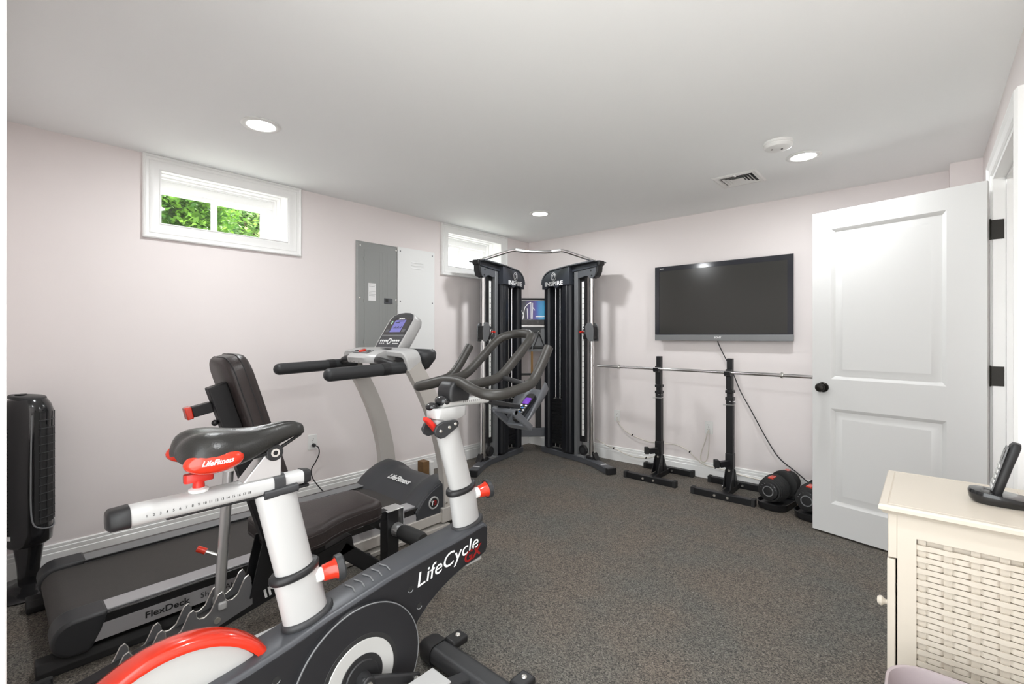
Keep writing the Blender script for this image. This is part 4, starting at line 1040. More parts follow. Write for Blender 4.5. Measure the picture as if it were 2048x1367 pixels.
# side cover with badge
sc = [(1.775, 0.095), (1.782, 0.16), (1.83, 0.215), (1.89, 0.258), (1.95, 0.283), (2.0, 0.292), (2.0, 0.085), (1.84, 0.085)]
sco = MB().px(sc, TX1 - 0.002, TX1 + 0.012).build('side_cover', M_HOOD, tm, bev=0.004)
MB().px(sc, TX0 - 0.012, TX0 + 0.002).build('side_cover', M_HOOD, tm, bev=0.004)
bd = MB().lathe([(0, 0), (0.040, 0), (0.040, 0.006), (0.035, 0.009), (0.032, 0.006), (0, 0.006)], (TX1 + 0.012, 1.905, 0.185), (1, 0, 0), n=32).build('badge', M_SILW, sco, label='round silver badge with a red mark')
MB().lathe([(0, 0.006), (0.031, 0.006), (0.028, 0.009), (0, 0.0105)], (TX1 + 0.012, 1.905, 0.185), (1, 0, 0), n=32).build('badge_face', M_BLACKG, bd)
text('3', 0.040, (TX1 + 0.0226, 1.912, 0.185), (0, 1, 0), (0, 0, 1), M_DRED, bd, align='CENTER', off=0.002, sx=1.2)
text('T', 0.036, (TX1 + 0.0226, 1.889, 0.185), (0, 1, 0), (0, 0, 1), M_PRINT, bd, align='CENTER', off=0.001, shear=0.2)
# console arch
ap = fillet([(TX1 + 0.012, 1.770, 1.035), (TX1 + 0.012, 1.740, 1.158), (TC, 1.765, 1.168), (TX0 - 0.012, 1.740, 1.158), (TX0 - 0.012, 1.770, 1.035)], 0.095, 8)
arch = MB().sweep(ap, [(-0.048, -0.030), (0.048, -0.030), (0.054, -0.024), (0.054, 0.000), (0.046, 0.008), (-0.046, 0.008), (-0.054, 0.000), (-0.054, -0.024)], up=(1, 0, 0)).build('console_arch', M_SILW, tm, smooth=40)
# pod towards the user
pod = [(1.72, 1.172), (1.64, 1.160), (1.585, 1.140), (1.565, 1.118), (1.575, 1.085), (1.63, 1.08), (1.72, 1.10)]
pd_ = MB().loft([[V(x, y + k, z) for y, z in pod] for x, k in ((0.60, 0.05), (0.635, 0.015), (0.68, 0.0), (0.83, 0.0), (0.875, 0.015), (0.91, 0.05))]).build('control_pod', M_SILW, tm, smooth=45)
up_n = Vector((0, -0.26, 0.965)).normalized()
MB().box((TC, 1.625, 1.1565), (0.185, 0.055, 0.004), Matrix.Rotation(R(15), 3, 'X')).build('button_strip', M_GREYL, pd_, bev=0.004)
MB().lathe([(0, 0), (0.026, 0), (0.026, 0.008), (0.018, 0.013), (0, 0.013)], (TC, 1.625, 1.157), up_n, n=24).build('stop_button', M_ORED, pd_, label='red stop button')
for dx in (-0.07, 0.07):
    MB().box((TC + dx, 1.625, 1.160), (0.03, 0.02, 0.006), Matrix.Rotation(R(15), 3, 'X')).build('speed_button', M_GREYD, pd_, bev=0.003)
MB().loft([[V(TC + 0.10 + a, 1.735 + b, z) for a, b in ellipse(0.06 * k, 0.022 * k, 20)] for k, z in ((1.0, 1.176), (1.0, 1.180), (0.8, 1.180))]).build('key_slot', M_GREYD, arch)
for xx in (0.70, 0.74, 0.80):
    MB().cyl((xx, 1.574, 1.093), (xx, 1.570, 1.093), 0.006, n=12).build('rivet', M_STEEL, pd_)
# accessory tray behind the arch
tr_ = lambda a, b, z, n=36: [V(TC + a * math.copysign(abs(math.cos(t)) ** 0.75, math.cos(t)), 1.90 + b * math.copysign(abs(math.sin(t)) ** 0.85, math.sin(t)), z) for t in [2 * math.pi * k / n for k in range(n)]]
MB().loft([tr_(0.24, 0.05, 1.015), tr_(0.31, 0.085, 1.045), tr_(0.365, 0.115, 1.105), tr_(0.37, 0.12, 1.145), tr_(0.355, 0.112, 1.165), tr_(0.33, 0.095, 1.168), tr_(0.315, 0.085, 1.160), tr_(0.29, 0.07, 1.10), tr_(0.2, 0.04, 1.09)]).build('accessory_tray', M_GREYD, tm, smooth=60)
# display head
f0 = Vector((TC, 1.805, 1.172)); fu = Vector((0, 0.155, 0.235)).normalized(); fnm = Vector((0, -fu.z, fu.y))
FX = lambda a, u, n: f0 + Vector((a, 0, 0)) + fu * u + fnm * n
out = [(-0.145, 0.0), (0.145, 0.0), (0.150, 0.10), (0.150, 0.235), (0.125, 0.27), (0.07, 0.288), (0.0, 0.293), (-0.07, 0.288), (-0.125, 0.27), (-0.150, 0.235), (-0.150, 0.10)]
dh = MB().loft([[FX(a * k, u * 1.0, n) for a, u in out] for k, n in ((0.80, -0.085), (0.97, -0.06), (1.0, -0.03), (1.0, 0.0), (0.985, 0.006))]).build('display_head', M_SILW, tm, smooth=40)
fc = MB().ring([FX(a * 0.90, u * 0.99 + 0.001, 0.0055) for a, u in out], [FX(a * 0.90, u * 0.99 + 0.001, 0.008) for a, u in out]).build('fascia', M_HOOD, dh)
MB().ring([FX(a, u, 0.008) for a, u in ((-0.128, 0.115), (0.128, 0.115), (0.128, 0.235), (0.06, 0.247), (-0.06, 0.247), (-0.128, 0.235))], [FX(a, u, 0.0088) for a, u in ((-0.128, 0.115), (0.128, 0.115), (0.128, 0.235), (0.06, 0.247), (-0.06, 0.247), (-0.128, 0.235))]).build('screen_surround', M_BLACKG, fc)
M_LCD = mat('lcd_blue', (0.10, 0.10, 0.30), 0.3, emit=(0.20, 0.19, 0.50), estr=0.32)
MB().ring([FX(a, u, 0.0088) for a, u in ((-0.062, 0.128), (0.062, 0.128), (0.062, 0.228), (-0.062, 0.228))], [FX(a, u, 0.0093) for a, u in ((-0.062, 0.128), (0.062, 0.128), (0.062, 0.228), (-0.062, 0.228))]).build('lcd', M_LCD, fc, label='lit blue display')
gl = MB()
for k in range(9):
    a = -0.045 + k * 0.0112; h = 0.004 + 0.006 * ((k * 7) % 3)
    gl.add([FX(a, 0.160, 0.0096), FX(a + 0.008, 0.160, 0.0096), FX(a + 0.008, 0.160 + h, 0.0096), FX(a, 0.160 + h, 0.0096)], [(0, 1, 2, 3)])
for a0, a1, u0 in ((-0.02, 0.05, 0.216), (-0.05, 0.0, 0.205)):
    gl.add([FX(a0, u0, 0.0096), FX(a1, u0, 0.0096), FX(a1, u0 + 0.006, 0.0096), FX(a0, u0 + 0.006, 0.0096)], [(0, 1, 2, 3)])
gl.build('lcd_print', M_INK, fc)
for a0, a1 in ((-0.115, -0.07), (0.075, 0.118)):
    MB().ring([FX(a, u, 0.0088) for a, u in ((a0, 0.128), (a1, 0.128), (a1, 0.15), (a0, 0.15))], [FX(a, u, 0.0095) for a, u in ((a0, 0.128), (a1, 0.128), (a1, 0.15), (a0, 0.15))]).build('label_block', M_GREYM, fc)
MB().ring([FX(a, u, 0.0088) for a, u in ((-0.10, 0.195), (-0.085, 0.195), (-0.085, 0.222), (-0.10, 0.222))], [FX(a, u, 0.0095) for a, u in ((-0.10, 0.195), (-0.085, 0.195), (-0.085, 0.222), (-0.10, 0.222))]).build('heart_icon', mat('pale_green_print', (0.35, 0.6, 0.45), 0.5), fc)
text('LifeFitness', 0.016, FX(0.0, 0.240, 0.0089), (1, 0, 0), tuple(fu), M_PRINT, fc, align='CENTER', shear=0.35, off=0.0006)
MB().loft([[FX(a * k, 0.052 + b * k, n) for a, b in ellipse(0.021, 0.025, 24)] for k, n in ((1.0, 0.008), (1.0, 0.0105), (0.68, 0.0105), (0.68, 0.008))], cap=False, closed=True).build('key_ring', M_PRINT, fc)
for i, a in enumerate((-0.105, -0.082, -0.058, -0.036, 0.036, 0.058, 0.082, 0.105)):
    MB().lathe([(0, 0), (0.0085, 0), (0.007, 0.003), (0, 0.0035)], FX(a, 0.057, 0.008), fnm, n=14).build('key', M_PRINT, fc)
    if i not in (3, 4):
        MB().ring([FX(a + p, 0.034 + q2, 0.008) for p, q2 in ((-0.008, 0), (0.008, 0), (0.008, 0.005), (-0.008, 0.005))], [FX(a + p, 0.034 + q2, 0.0086) for p, q2 in ((-0.008, 0), (0.008, 0), (0.008, 0.005), (-0.008, 0.005))]).build('key_print', M_PRINT, fc)
MB().ring([FX(a, u, 0.008) for a, u in ((-0.128, 0.098), (0.128, 0.098), (0.128, 0.104), (-0.128, 0.104))], [FX(a, u, 0.009) for a, u in ((-0.128, 0.098), (0.128, 0.098), (0.128, 0.104), (-0.128, 0.104))]).build('trim_line', M_GREYL, fc)
# grips
for sx in (-1, 1):
    xg = TX1 - 0.035 if sx > 0 else TX0 + 0.035
    pts = [(xg, 1.235, 1.045), (xg, 1.56, 1.056), (xg, 1.76, 1.062)]
    g_ = MB().tube(spline(pts, 5), 0.037, 20).ell((xg, 1.235, 1.045), (0.037, 0.037, 0.037), 20, 10).build('grip', M_GREYD, tm, smooth=60)
    MB().tube([(xg, 1.55, 1.056), (xg, 1.60, 1.058)], 0.0385, 20).build('grip_sensor', M_BLACK, g_)
    MB().tube(spline([(xg, 1.66, 1.075), (TC + sx * 0.22, 1.625, 1.10), (TC + sx * 0.13, 1.64, 1.105)], 6), 0.022, 14).build('inner_bar', M_BLACK, tm)
# ================================================================== weight bench
BX = 1.43
wbn = thing('weight_bench', 'black adjustable weight bench with brown vinyl pads and raised backrest', 'weight bench', (BX, 0.8, 0))
# floor spine, sloping
MB().bar((BX, 0.12, 0.055), (BX, 1.16, 0.275), 0.06, 0.075).build('spine', M_BLACKM, wbn, bev=0.005)
sd_ = Vector((0, 1.04, 0.22)).normalized()
text('INSPIRE', 0.055, (BX + 0.031, 0.755, 0.189), tuple(sd_), (0, -sd_.z, sd_.y), M_PRINT, wbn, off=0.001, sx=1.25, label='white brand lettering')
MB().bar((BX, 1.10, 0.262), (BX, 1.345, 0.045), 0.06, 0.07).build('front_leg', M_BLACKM, wbn, bev=0.005)
MB().bx((BX - 0.22, 1.34, 0.0), (BX + 0.25, 1.40, 0.055)).build('front_stabiliser', M_BLACKM, wbn, bev=0.005)
MB().bx((BX - 0.22, 0.09, 0.0), (BX + 0.27, 0.15, 0.055)).build('rear_stabiliser', M_BLACKM, wbn, bev=0.005)
for sx in (-1, 1):
    MB().box((BX + (0.275 if sx > 0 else -0.225), 0.12, 0.029), (0.02, 0.066, 0.06)).build('end_cap', M_RUB, wbn, bev=0.004)
    MB().box((BX + (0.26 if sx > 0 else -0.225), 1.37, 0.029), (0.022, 0.066, 0.06)).build('end_cap', M_RUB, wbn, bev=0.004)
# notched ladder plates
lad = []
n_t = 5
y0, z0, y1, z1 = 0.24, 0.112, 0.712, 0.262
for k in range(n_t):
    t0 = k / n_t; t1 = (k + 1) / n_t
    ya, za = y0 + (y1 - y0) * t0, z0 + (z1 - z0) * t0
    yb, zb = y0 + (y1 - y0) * t1, z0 + (z1 - z0) * t1
    dy = yb - ya
    lad += [(ya + dy * 0.05, za - 0.010), (ya + dy * 0.22, za - 0.012), (ya + dy * 0.45, za + 0.002), (ya + dy * 0.60, za + 0.032), (ya + dy * 0.72, za + 0.056), (ya + dy * 0.84, za + 0.062), (ya + dy * 0.93, za + 0.048), (ya + dy * 0.95, za + 0.030)]
lad += [(y1, z1 - 0.03), (y1, z1 - 0.09), (y0 + 0.01, z0 - 0.07), (y0 - 0.01, z0 - 0.02)]
for xx in (-0.036, 0.030):
    pl_ = MB().px(lad, BX + xx, BX + xx + 0.006).build('ladder_plate', mat('ladder_steel', (0.17, 0.17, 0.175), 0.45, 0.3), wbn)
    ed = MB().tube([V(BX + xx + 0.003, y, z + 0.0005) for y, z in lad[:-4]], 0.0028, 6).build('plate_edge', M_STEEL, pl_)
for y, z in ((0.40, 0.112), (0.585, 0.165)):
    MB().cyl((BX + 0.036, y, z), (BX + 0.043, y, z), 0.012, n=14).build('bolt', M_STEEL, wbn)
# support strut and lever
st_ = MB().tube([(BX, 0.604, 0.215), (BX, 0.636, 0.72)], 0.019, 18).build('support_strut', M_ALU, wbn)
MB().box((BX, 0.604, 0.213), (0.09, 0.03, 0.03)).build('strut_foot', M_SILW, st_, bev=0.006)
MB().tube([(BX, 0.596, 0.40), (BX - 0.02, 0.565, 0.418)], 0.006, 8).build('lever_rod', M_STEEL, st_)
MB().cyl((BX - 0.02, 0.565, 0.418), (BX - 0.038, 0.540, 0.432), 0.012, n=14).build('lever_grip', M_ORED, st_, label='orange lever grip')
# backrest
bt = Vector((0, -0.215, 0.69)).normalized(); bf = Vector((0, bt.z, -bt.y))    # up the pad, towards the seat
b0 = Vector((BX, 0.80, 0.485))
BP_ = lambda a, u, n: b0 + Vector((a, 0, 0)) + bt * u + bf * n
po = [(-0.125, 0.02), (-0.11, 0.0), (0.11, 0.0), (0.125, 0.02), (0.130, 0.20), (0.127, 0.45), (0.125, 0.62)] + [(0.125 * math.cos(R(q)) if False else 0.055 + 0.07 * math.cos(R(q)), 0.645 + 0.07 * math.sin(R(q))) for q in range(10, 91, 16)] + [(-0.055 - 0.07 * math.cos(R(q)), 0.645 + 0.07 * math.sin(R(q))) for q in range(90, 9, -16)] + [(-0.125, 0.62), (-0.130, 0.45), (-0.135, 0.20)]
shr = lambda k, n: [BP_(a * k, 0.36 + (u - 0.36) * (1 - (1 - k) * 0.4), n) for a, u in po]
bkp = MB().loft([shr(0.93, 0.0), shr(0.985, 0.006), shr(1.0, 0.018), shr(1.0, 0.050), shr(0.985, 0.068), shr(0.93, 0.080), shr(0.80, 0.086)]).build('back_pad', M_LEATH, wbn, smooth=60)
for n_ in (0.016, 0.052):
    MB().tube([b_ for b_ in [BP_(a * 1.002, 0.36 + (u - 0.36) * 1.001, n_) for a, u in po]], 0.0022, 6, closed=True).build('seam', M_BLACK, bkp)
MB().bar(BP_(0.03, -0.14, -0.034), BP_(0.03, 0.62, -0.034), 0.048, 0.068, up=(0, 1, 0)).build('back_tube', M_BLACKM, wbn, bev=0.004)
hk = MB().bar(BP_(0.02, 0.545, -0.07), BP_(0.02, 0.545, -0.07) + V(0, -0.065, -0.014), 0.036, 0.04).build('rear_peg', M_BLACKM, wbn, bev=0.003)
MB().bar(BP_(0.02, 0.545, -0.07) + V(0, -0.065, -0.014), BP_(0.02, 0.545, -0.07) + V(0, -0.086, -0.0185), 0.042, 0.046).build('peg_cap', M_ORED, hk, bev=0.004, label='orange end cap')
MB().ell(BP_(0.02, 0.48, -0.078), (0.012, 0.012, 0.012), 12, 8).build('lock_knob', M_BLACK, wbn)
MB().bar((BX - 0.02, 0.60, 0.635), (BX - 0.02, 0.71, 0.655), 0.03, 0.035).build('strut_bracket', M_BLACKM, wbn, bev=0.006)
MB().px([(0.75, 0.42), (0.84, 0.43), (0.83, 0.24), (0.70, 0.20)], BX - 0.045, BX - 0.038).px([(0.75, 0.42), (0.84, 0.43), (0.83, 0.24), (0.70, 0.20)], BX + 0.038, BX + 0.045).build('pivot_plate', M_BLACKM, wbn)
MB().cyl((BX + 0.045, 0.80, 0.40), (BX + 0.052, 0.80, 0.40), 0.012, n=14).build('bolt', M_STEEL, wbn)
MB().bar((BX, 0.80, 0.352), (BX, 1.22, 0.360), 0.05, 0.04).build('seat_frame', M_BLACKM, wbn, bev=0.004)
MB().bar((BX, 1.0, 0.235), (BX, 1.0, 0.35), 0.05, 0.05, up=(0, 1, 0)).build('seat_post', M_BLACKM, wbn, bev=0.004)
# seat pad
so = [(-0.20, 0.79), (-0.175, 0.765), (0.175, 0.765), (0.20, 0.79), (0.207, 0.87), (0.198, 0.93), (0.168, 0.99), (0.150, 1.05), (0.143, 1.13), (0.142, 1.22), (0.130, 1.25), (0.105, 1.258), (-0.105, 1.258), (-0.130, 1.25), (-0.142, 1.22), (-0.143, 1.13), (-0.150, 1.05), (-0.168, 0.99), (-0.190, 0.93), (-0.197, 0.87)]
cyy = 1.02
sr = lambda k, z: [V(BX + a * k, cyy + (y - cyy) * (1 - (1 - k) * 0.7), z + 0.02 * (y - cyy)) for a, y in so]
spd = MB().loft([sr(0.93, 0.378), sr(0.985, 0.383), sr(1.0, 0.395), sr(1.0, 0.438), sr(0.985, 0.455), sr(0.94, 0.464), sr(0.8, 0.468)]).build('seat_pad', M_LEATH, wbn, smooth=60)
for zz in (0.397, 0.440):
    MB().tube([V(BX + a * 1.003, y, zz + 0.02 * (y - cyy)) for a, y in so], 0.0022, 6, closed=True).build('seam', M_LEATH, spd)
# leg post with chrome cap and foam rollers
MB().bx((BX - 0.035, 1.345, 0.05), (BX + 0.032, 1.415, 0.362)).build('leg_post', M_BLACKM, wbn, bev=0.004)
MB().bar((BX, 1.22, 0.345), (BX, 1.36, 0.345), 0.045, 0.045).build('post_link', M_BLACKM, wbn, bev=0.003)
MB().bx((BX - 0.038, 1.342, 0.362), (BX + 0.040, 1.442, 0.367)).bx((BX - 0.038, 1.438, 0.25), (BX + 0.040, 1.442, 0.367)).build('post_cap', M_ALU, wbn, bev=0.003)
for sx in (-1, 1):
    rl = MB().cyl((BX + sx * 0.035, 1.40, 0.262), (BX + sx * 0.08, 1.40, 0.262), 0.036, 0.030, n=24).build('roller_hub', M_ALU, wbn)
    MB().lathe([(0, 0.075), (0.030, 0.075), (0.036, 0.085), (0.040, 0.13), (0.040, 0.235), (0.034, 0.252), (0, 0.254)], (BX, 1.40, 0.262), (sx, 0, 0), n=24).build('foam_roller', M_RUB, rl)
# ================================================================== spin bike
KX = 2.20
BIKE_S = 0.9233
PART_M = Matrix.Translation((0.2688, 0, 0.0962)) @ Matrix.Scale(BIKE_S, 4)   # authored size to real size
bk = thing('exercise_bike', 'silver and charcoal indoor cycling bike with a red wheel guard', 'exercise bike', (2.30, 0.65, 0))
M_FRAME = mat('bike_frame_grey', (0.060, 0.063, 0.070), 0.36, 0.2, bump=0.06, bscale=500)
M_SIDE = mat('bike_side_cover', (0.016, 0.016, 0.018), 0.38, bump=0.08, bscale=500)
top = [(0.02, 0.10), (0.03, 0.19), (0.10, 0.30), (0.20, 0.375), (0.32, 0.418), (0.43, 0.432), (0.527, 0.449), (0.631, 0.473), (0.838, 0.508), (1.00, 0.526), (1.126, 0.538), (1.214, 0.549), (1.248, 0.552), (1.268, 0.535)]
low = [(1.268, 0.462), (1.255, 0.435), (1.22, 0.425), (1.148, 0.418), (1.09, 0.402), (1.032, 0.378), (0.985, 0.352), (0.945, 0.318), (0.92, 0.28), (0.90, 0.20), (0.86, 0.13), (0.78, 0.085), (0.6, 0.07), (0.2, 0.07)]
prf = top + low
def shrink(k):
    cy = sum(p[0] for p in prf) / len(prf)
    out = []
    n = len(prf)
    for i, (y, z) in enumerate(prf):
        ya, za = prf[i - 1]; yb, zb = prf[(i + 1) % n]
        ty, tz = yb - ya, zb - za; L = math.hypot(ty, tz)
        out.append((y - (-tz / L) * -k if False else y + (tz / L) * -k * -1, z - (ty / L) * k * 1))
    return out
# profile goes clockwise seen from +x: inward normal is (tz,-ty)
def inset(k):
    n = len(prf); out = []
    for i, (y, z) in enumerate(prf):
        ya, za = prf[i - 1]; yb, zb = prf[(i + 1) % n]
        ty, tz = yb - ya, zb - za; L = math.hypot(ty, tz) or 1
        out.append((y + tz / L * k, z - ty / L * k))
    return out
def lay(x, k):
    return [V(x, y, z) for y, z in inset(k)]
fm = MB().loft([lay(KX - 0.058, 0.010), lay(KX - 0.052, 0.003), lay(KX - 0.046, 0.0), lay(KX + 0.046, 0.0), lay(KX + 0.052, 0.003), lay(KX + 0.058, 0.010)]).build('frame', M_FRAME, bk, smooth=50)
# dark side cover plate on the frame side
sp = MB().loft([lay(KX + 0.0575, 0.012), lay(KX + 0.0605, 0.013)]).build('side_plate', M_SIDE, fm, smooth=30)
MB().loft([lay(KX - 0.0575, 0.012), lay(KX - 0.0605, 0.013)]).build('side_plate', M_SIDE, fm, smooth=30)
tdir = Vector((0, 0.288, 0.046)).normalized()
text('LifeCycle', 0.066, (KX + 0.0612, 0.925, 0.452), tuple(tdir), (0, -tdir.z, tdir.y), M_PRINT, sp, shear=0.28, off=-0.0002, sx=1.16, label='white brand lettering')
text('GX', 0.052, (KX + 0.0612, 1.135, 0.450), tuple(tdir), (0, -tdir.z, tdir.y), M_DRED, sp, shear=0.25, off=0.001, sx=1.1, label='dark red model lettering')
for y, z in ((0.905, 0.44), (0.94, 0.372), (0.49, 0.375)):
    MB().cyl((KX + 0.0605, y, z), (KX + 0.062, y, z), 0.010, n=14).build('screw_hole', M_INK, sp)
    MB().tube([(KX + 0.062, y + 0.010 * math.cos(R(q)), z + 0.010 * math.sin(R(q))) for q in range(200, 341, 20)], 0.0013, 6).build('hole_rim', M_GREYL, sp)
MB().bx((KX - 0.045, 1.16, 0.41), (KX + 0.045, 1.245, 0.425)).build('head_lip', M_SILW, bk, bev=0.006)
for k in range(5):
    y = 0.735 + k * 0.030; z = 0.491 + k * 0.0051
    MB().tube([(KX - 0.030, y - 0.006, z + 0.001), (KX, y + 0.002, z + 0.001), (KX + 0.030, y - 0.006, z + 0.001)], 0.0022, 6).build('top_ridge', M_GREYL, fm)
# crank cover
cy_, cz_ = 0.722, 0.262
xs = KX + 0.0605
def disc(name, r0, r1, x0, x1, m, par, bev=0.0):
    if r0 <= 0:
        o = MB().lathe([(0, x0), (r1, x0), (r1, x1 - 0.004), (r1 - 0.004, x1), (0, x1)], (0, cy_, cz_), (1, 0, 0), n=56)
    else:
        o = MB().lathe([(r0, x0), (r1, x0), (r1, x1 - 0.001), (r1 - 0.001, x1), (r0, x1)], (0, cy_, cz_), (1, 0, 0), n=56); o = MB().loft([o.v[i * 56:(i + 1) * 56] for i in range(5)], cap=False, closed=True)
    return o.build(name, m, par, smooth=35)
cc = disc('chain_cover', 0, 0.205, xs - 0.03, xs + 0.016, M_SIDE, bk)
MB().tube([(xs + 0.0145, cy_ + 0.2035 * math.cos(R(q)), cz_ + 0.2035 * math.sin(R(q))) for q in range(0, 360, 6)], 0.0018, 6, closed=True).build('cover_rim', M_GREYL, cc)
disc('recess_ring', 0.108, 0.122, xs + 0.0155, xs + 0.0165, M_INK, cc)
disc('silver_ring', 0.068, 0.108, xs + 0.0155, xs + 0.019, M_SILV, cc)
disc('hub_ring', 0.052, 0.068, xs + 0.0155, xs + 0.021, M_BLACK, cc)
disc('hub', 0, 0.054, xs + 0.0155, xs + 0.024, M_BLACK, cc)
dl = MB().lathe([(0, -0.0), (0.15, 0), (0.15, 0.012), (0, 0.014)], (KX - 0.0605, cy_, cz_), (-1, 0, 0), n=40).build('chain_cover', M_SIDE, bk)
# cranks and pedals
def crank(sx, ang):
    x = KX + sx * 0.105
    c = V(x, cy_, cz_); e = c + V(sx * 0.012, 0.17 * math.cos(ang), 0.17 * math.sin(ang))
    t_ = (e - c).normalized()
    ar = MB().sweep([c - t_ * 0.02, c + t_ * 0.02, e - t_ * 0.02, e + t_ * 0.016], [(-0.017, -0.010), (0.017, -0.010), (0.017, 0.010), (-0.017, 0.010)], up=(1, 0, 0), scale=[0.9, 1.1, 0.85, 0.8]).build('crank_arm', M_BLACK, bk, bev=0.005)
    MB().cyl(V(KX + sx * 0.06, cy_, cz_), c + V(sx * 0.014, 0, 0), 0.026, 0.020, n=24).build('crank_boss', M_BLACK, ar, bev=0.004)
    MB().cyl(c + V(sx * 0.010, 0, 0), c + V(sx * 0.0165, 0, 0), 0.009, n=16).build('crank_bolt', M_STEEL, ar)
    p0 = e + V(sx * 0.02, 0, 0)
    pd2 = MB().bx((min(p0.x, p0.x + sx * 0.10), p0.y - 0.05, p0.z - 0.013), (max(p0.x, p0.x + sx * 0.10), p0.y + 0.05, p0.z + 0.010)).build('pedal', M_BLACK, bk, bev=0.004)
    MB().bx((min(p0.x + sx * 0.006, p0.x + sx * 0.094), p0.y - 0.047, p0.z + 0.010), (max(p0.x + sx * 0.006, p0.x + sx * 0.094), p0.y + 0.050, p0.z + 0.016)).build('pedal_plate', M_SILW, pd2, bev=0.001, label='pale pedal plate')
    MB().cyl(e, e + V(sx * 0.03, 0, 0), 0.009, n=14).build('pedal_axle', M_STEEL, pd2)
crank(1, R(-22))
crank(-1, R(158))
# flywheel and red guard
gy, gz = 0.285, 0.305
fw = MB().lathe([(0, -0.022), (0.19, -0.022), (0.215, -0.018), (0.215, 0.018), (0.19, 0.022), (0, 0.022)], (KX - 0.006, gy, gz), (1, 0, 0), n=64).build('flywheel', M_SILV, bk, smooth=30)
MB().lathe([(0, 0.022), (0.03, 0.022), (0.025, 0.034), (0, 0.036)], (KX - 0.006, gy, gz), (1, 0, 0), n=24).build('axle_cap', M_BLACK, fw)
arcp = [(gy + 0.229 * math.cos(R(q)), gz + 0.229 * math.sin(R(q))) for q in range(24, 196, 6)]
MB().sweep([V(KX - 0.006, y, z) for y, z in arcp], [(-0.034, -0.010), (0.034, -0.010), (0.036, 0.0), (0.030, 0.010), (0.016, 0.014), (-0.016, 0.014), (-0.030, 0.010), (-0.036, 0.0)], up=(0, math.cos(R(24)), math.sin(R(24)))).build('wheel_guard', M_ORED, bk, smooth=50, label='glossy red wheel guard')
MB().sweep([V(KX - 0.006, y, z) for y, z in [(gy + 0.229 * math.cos(R(q)), gz + 0.229 * math.sin(R(q))) for q in (23, 27)]], [(-0.040, -0.014), (0.040, -0.014), (0.040, 0.010), (0.02, 0.020), (-0.02, 0.020), (-0.040, 0.010)], up=(0, 0.9, 0.4)).build('guard_collar', M_GREYM, bk, bev=0.003)
# stabilisers (real size, on the floor)
SAVE_M = PART_M; PART_M = None
for y, hw in ((1.150, 0.235), (0.06, 0.235)):
    s_ = MB().sweep([(2.30 - hw, y, 0.046), (2.30 + hw, y, 0.046)], rrect(0.092, 0.066, 0.028, 5)).build('stabiliser', M_GREYD, bk, smooth=50)
    for sx in (-1, 1):
        cxx = 2.30 + sx * hw
        MB().sweep([(cxx - 0.045 * sx, y, 0.044), (cxx + 0.012 * sx, y, 0.042), (cxx + 0.030 * sx, y, 0.040)], rrect(0.100, 0.078, 0.030, 5), scale=[1.0, 1.0, 0.8]).build('foot_cap', M_BLACK, s_, smooth=50)
        fl = MB().bx((cxx - 0.065 * sx - 0.03, y + 0.03, 0.055), (cxx - 0.065 * sx + 0.03, y + 0.105, 0.085)).build('wheel_bracket', M_BLACK, s_, bev=0.008)
        MB().cyl((cxx - 0.03 * sx - 0.010, y + 0.075, 0.034), (cxx - 0.03 * sx + 0.010, y + 0.075, 0.034), 0.032, n=20).build('transport_wheel', M_GREYM, s_)
        MB().ell((cxx - 0.065 * sx, y + 0.075, 0.086), (0.011, 0.011, 0.007), 12, 6).build('bolt', M_STEEL, fl)
MB().bar((2.30, 0.70, 0.16), (2.30, 1.13, 0.045), 0.05, 0.04).build('front_strut', M_GREYD, bk, bev=0.006)
MB().bar((2.30, 0.20, 0.20), (2.30, 0.06, 0.05), 0.06, 0.05).build('rear_strut', M_GREYD, bk, bev=0.006)
PART_M = SAVE_M
# posts ------------------------------------------------------------
ovp = lambda a, b, n=28: [(a * math.cos(2 * math.pi * k / n), b * math.sin(2 * math.pi * k / n)) for k in range(n)]
def oval(y, z, a, b, tilt=0.0):
    return [V(KX + q[0], y + q[1], z + q[1] * tilt) for q in ovp(a, b)]
def post(name, yb, zb, yt, zt, a, b, m, tilt0=0.16, tilt1=0.16, par=None):
    return MB().loft([oval(yb, zb, a, b, tilt0), oval(yt, zt, a, b, tilt1)]).build(name, m, par or bk, smooth=50)
def collar(y, z, a, b, h, m, par, tilt=0.16):
    return MB().loft([oval(y, z - h / 2, a, b, tilt), oval(y, z - h / 4, a + 0.005, b + 0.005, tilt), oval(y, z + h / 4, a + 0.005, b + 0.005, tilt), oval(y, z + h / 2, a, b, tilt)]).build('post_collar', m, par, smooth=50)
# seat post leaning back
lo = post('seat_sleeve', 0.598, 0.455, 0.566, 0.605, 0.036, 0.060, M_SILW)
collar(0.600, 0.470, 0.041, 0.066, 0.022, M_GREYD, lo)
collar(0.563, 0.608, 0.038, 0.062, 0.022, M_BLACK, lo)
post('seat_post', 0.566, 0.60, 0.510, 0.845, 0.032, 0.050, M_SILW, par=bk)
kb = MB().lathe([(0, 0), (0.020, 0), (0.018, 0.022), (0, 0.024)], (KX + 0.012, 0.615, 0.577), (0.25, 1, 0.12), n=20).build('knob_boss', M_WHITE, lo)
kd = Vector((0.25, 1, 0.12)).normalized(); k0 = Vector((KX + 0.012, 0.615, 0.577))
kr = MB().lathe([(0, 0.020), (0.022, 0.020), (0.025, 0.05), (0.031, 0.060), (0, 0.062)], k0, kd, n=24).build('adjust_knob', M_ORED, bk, label='red adjusting knob')
MB().lathe([(0, 0.058), (0.036, 0.058), (0.037, 0.075), (0.030, 0.080), (0, 0.081)], k0, kd, n=24).build('knob_cap', M_GREYD, kr)
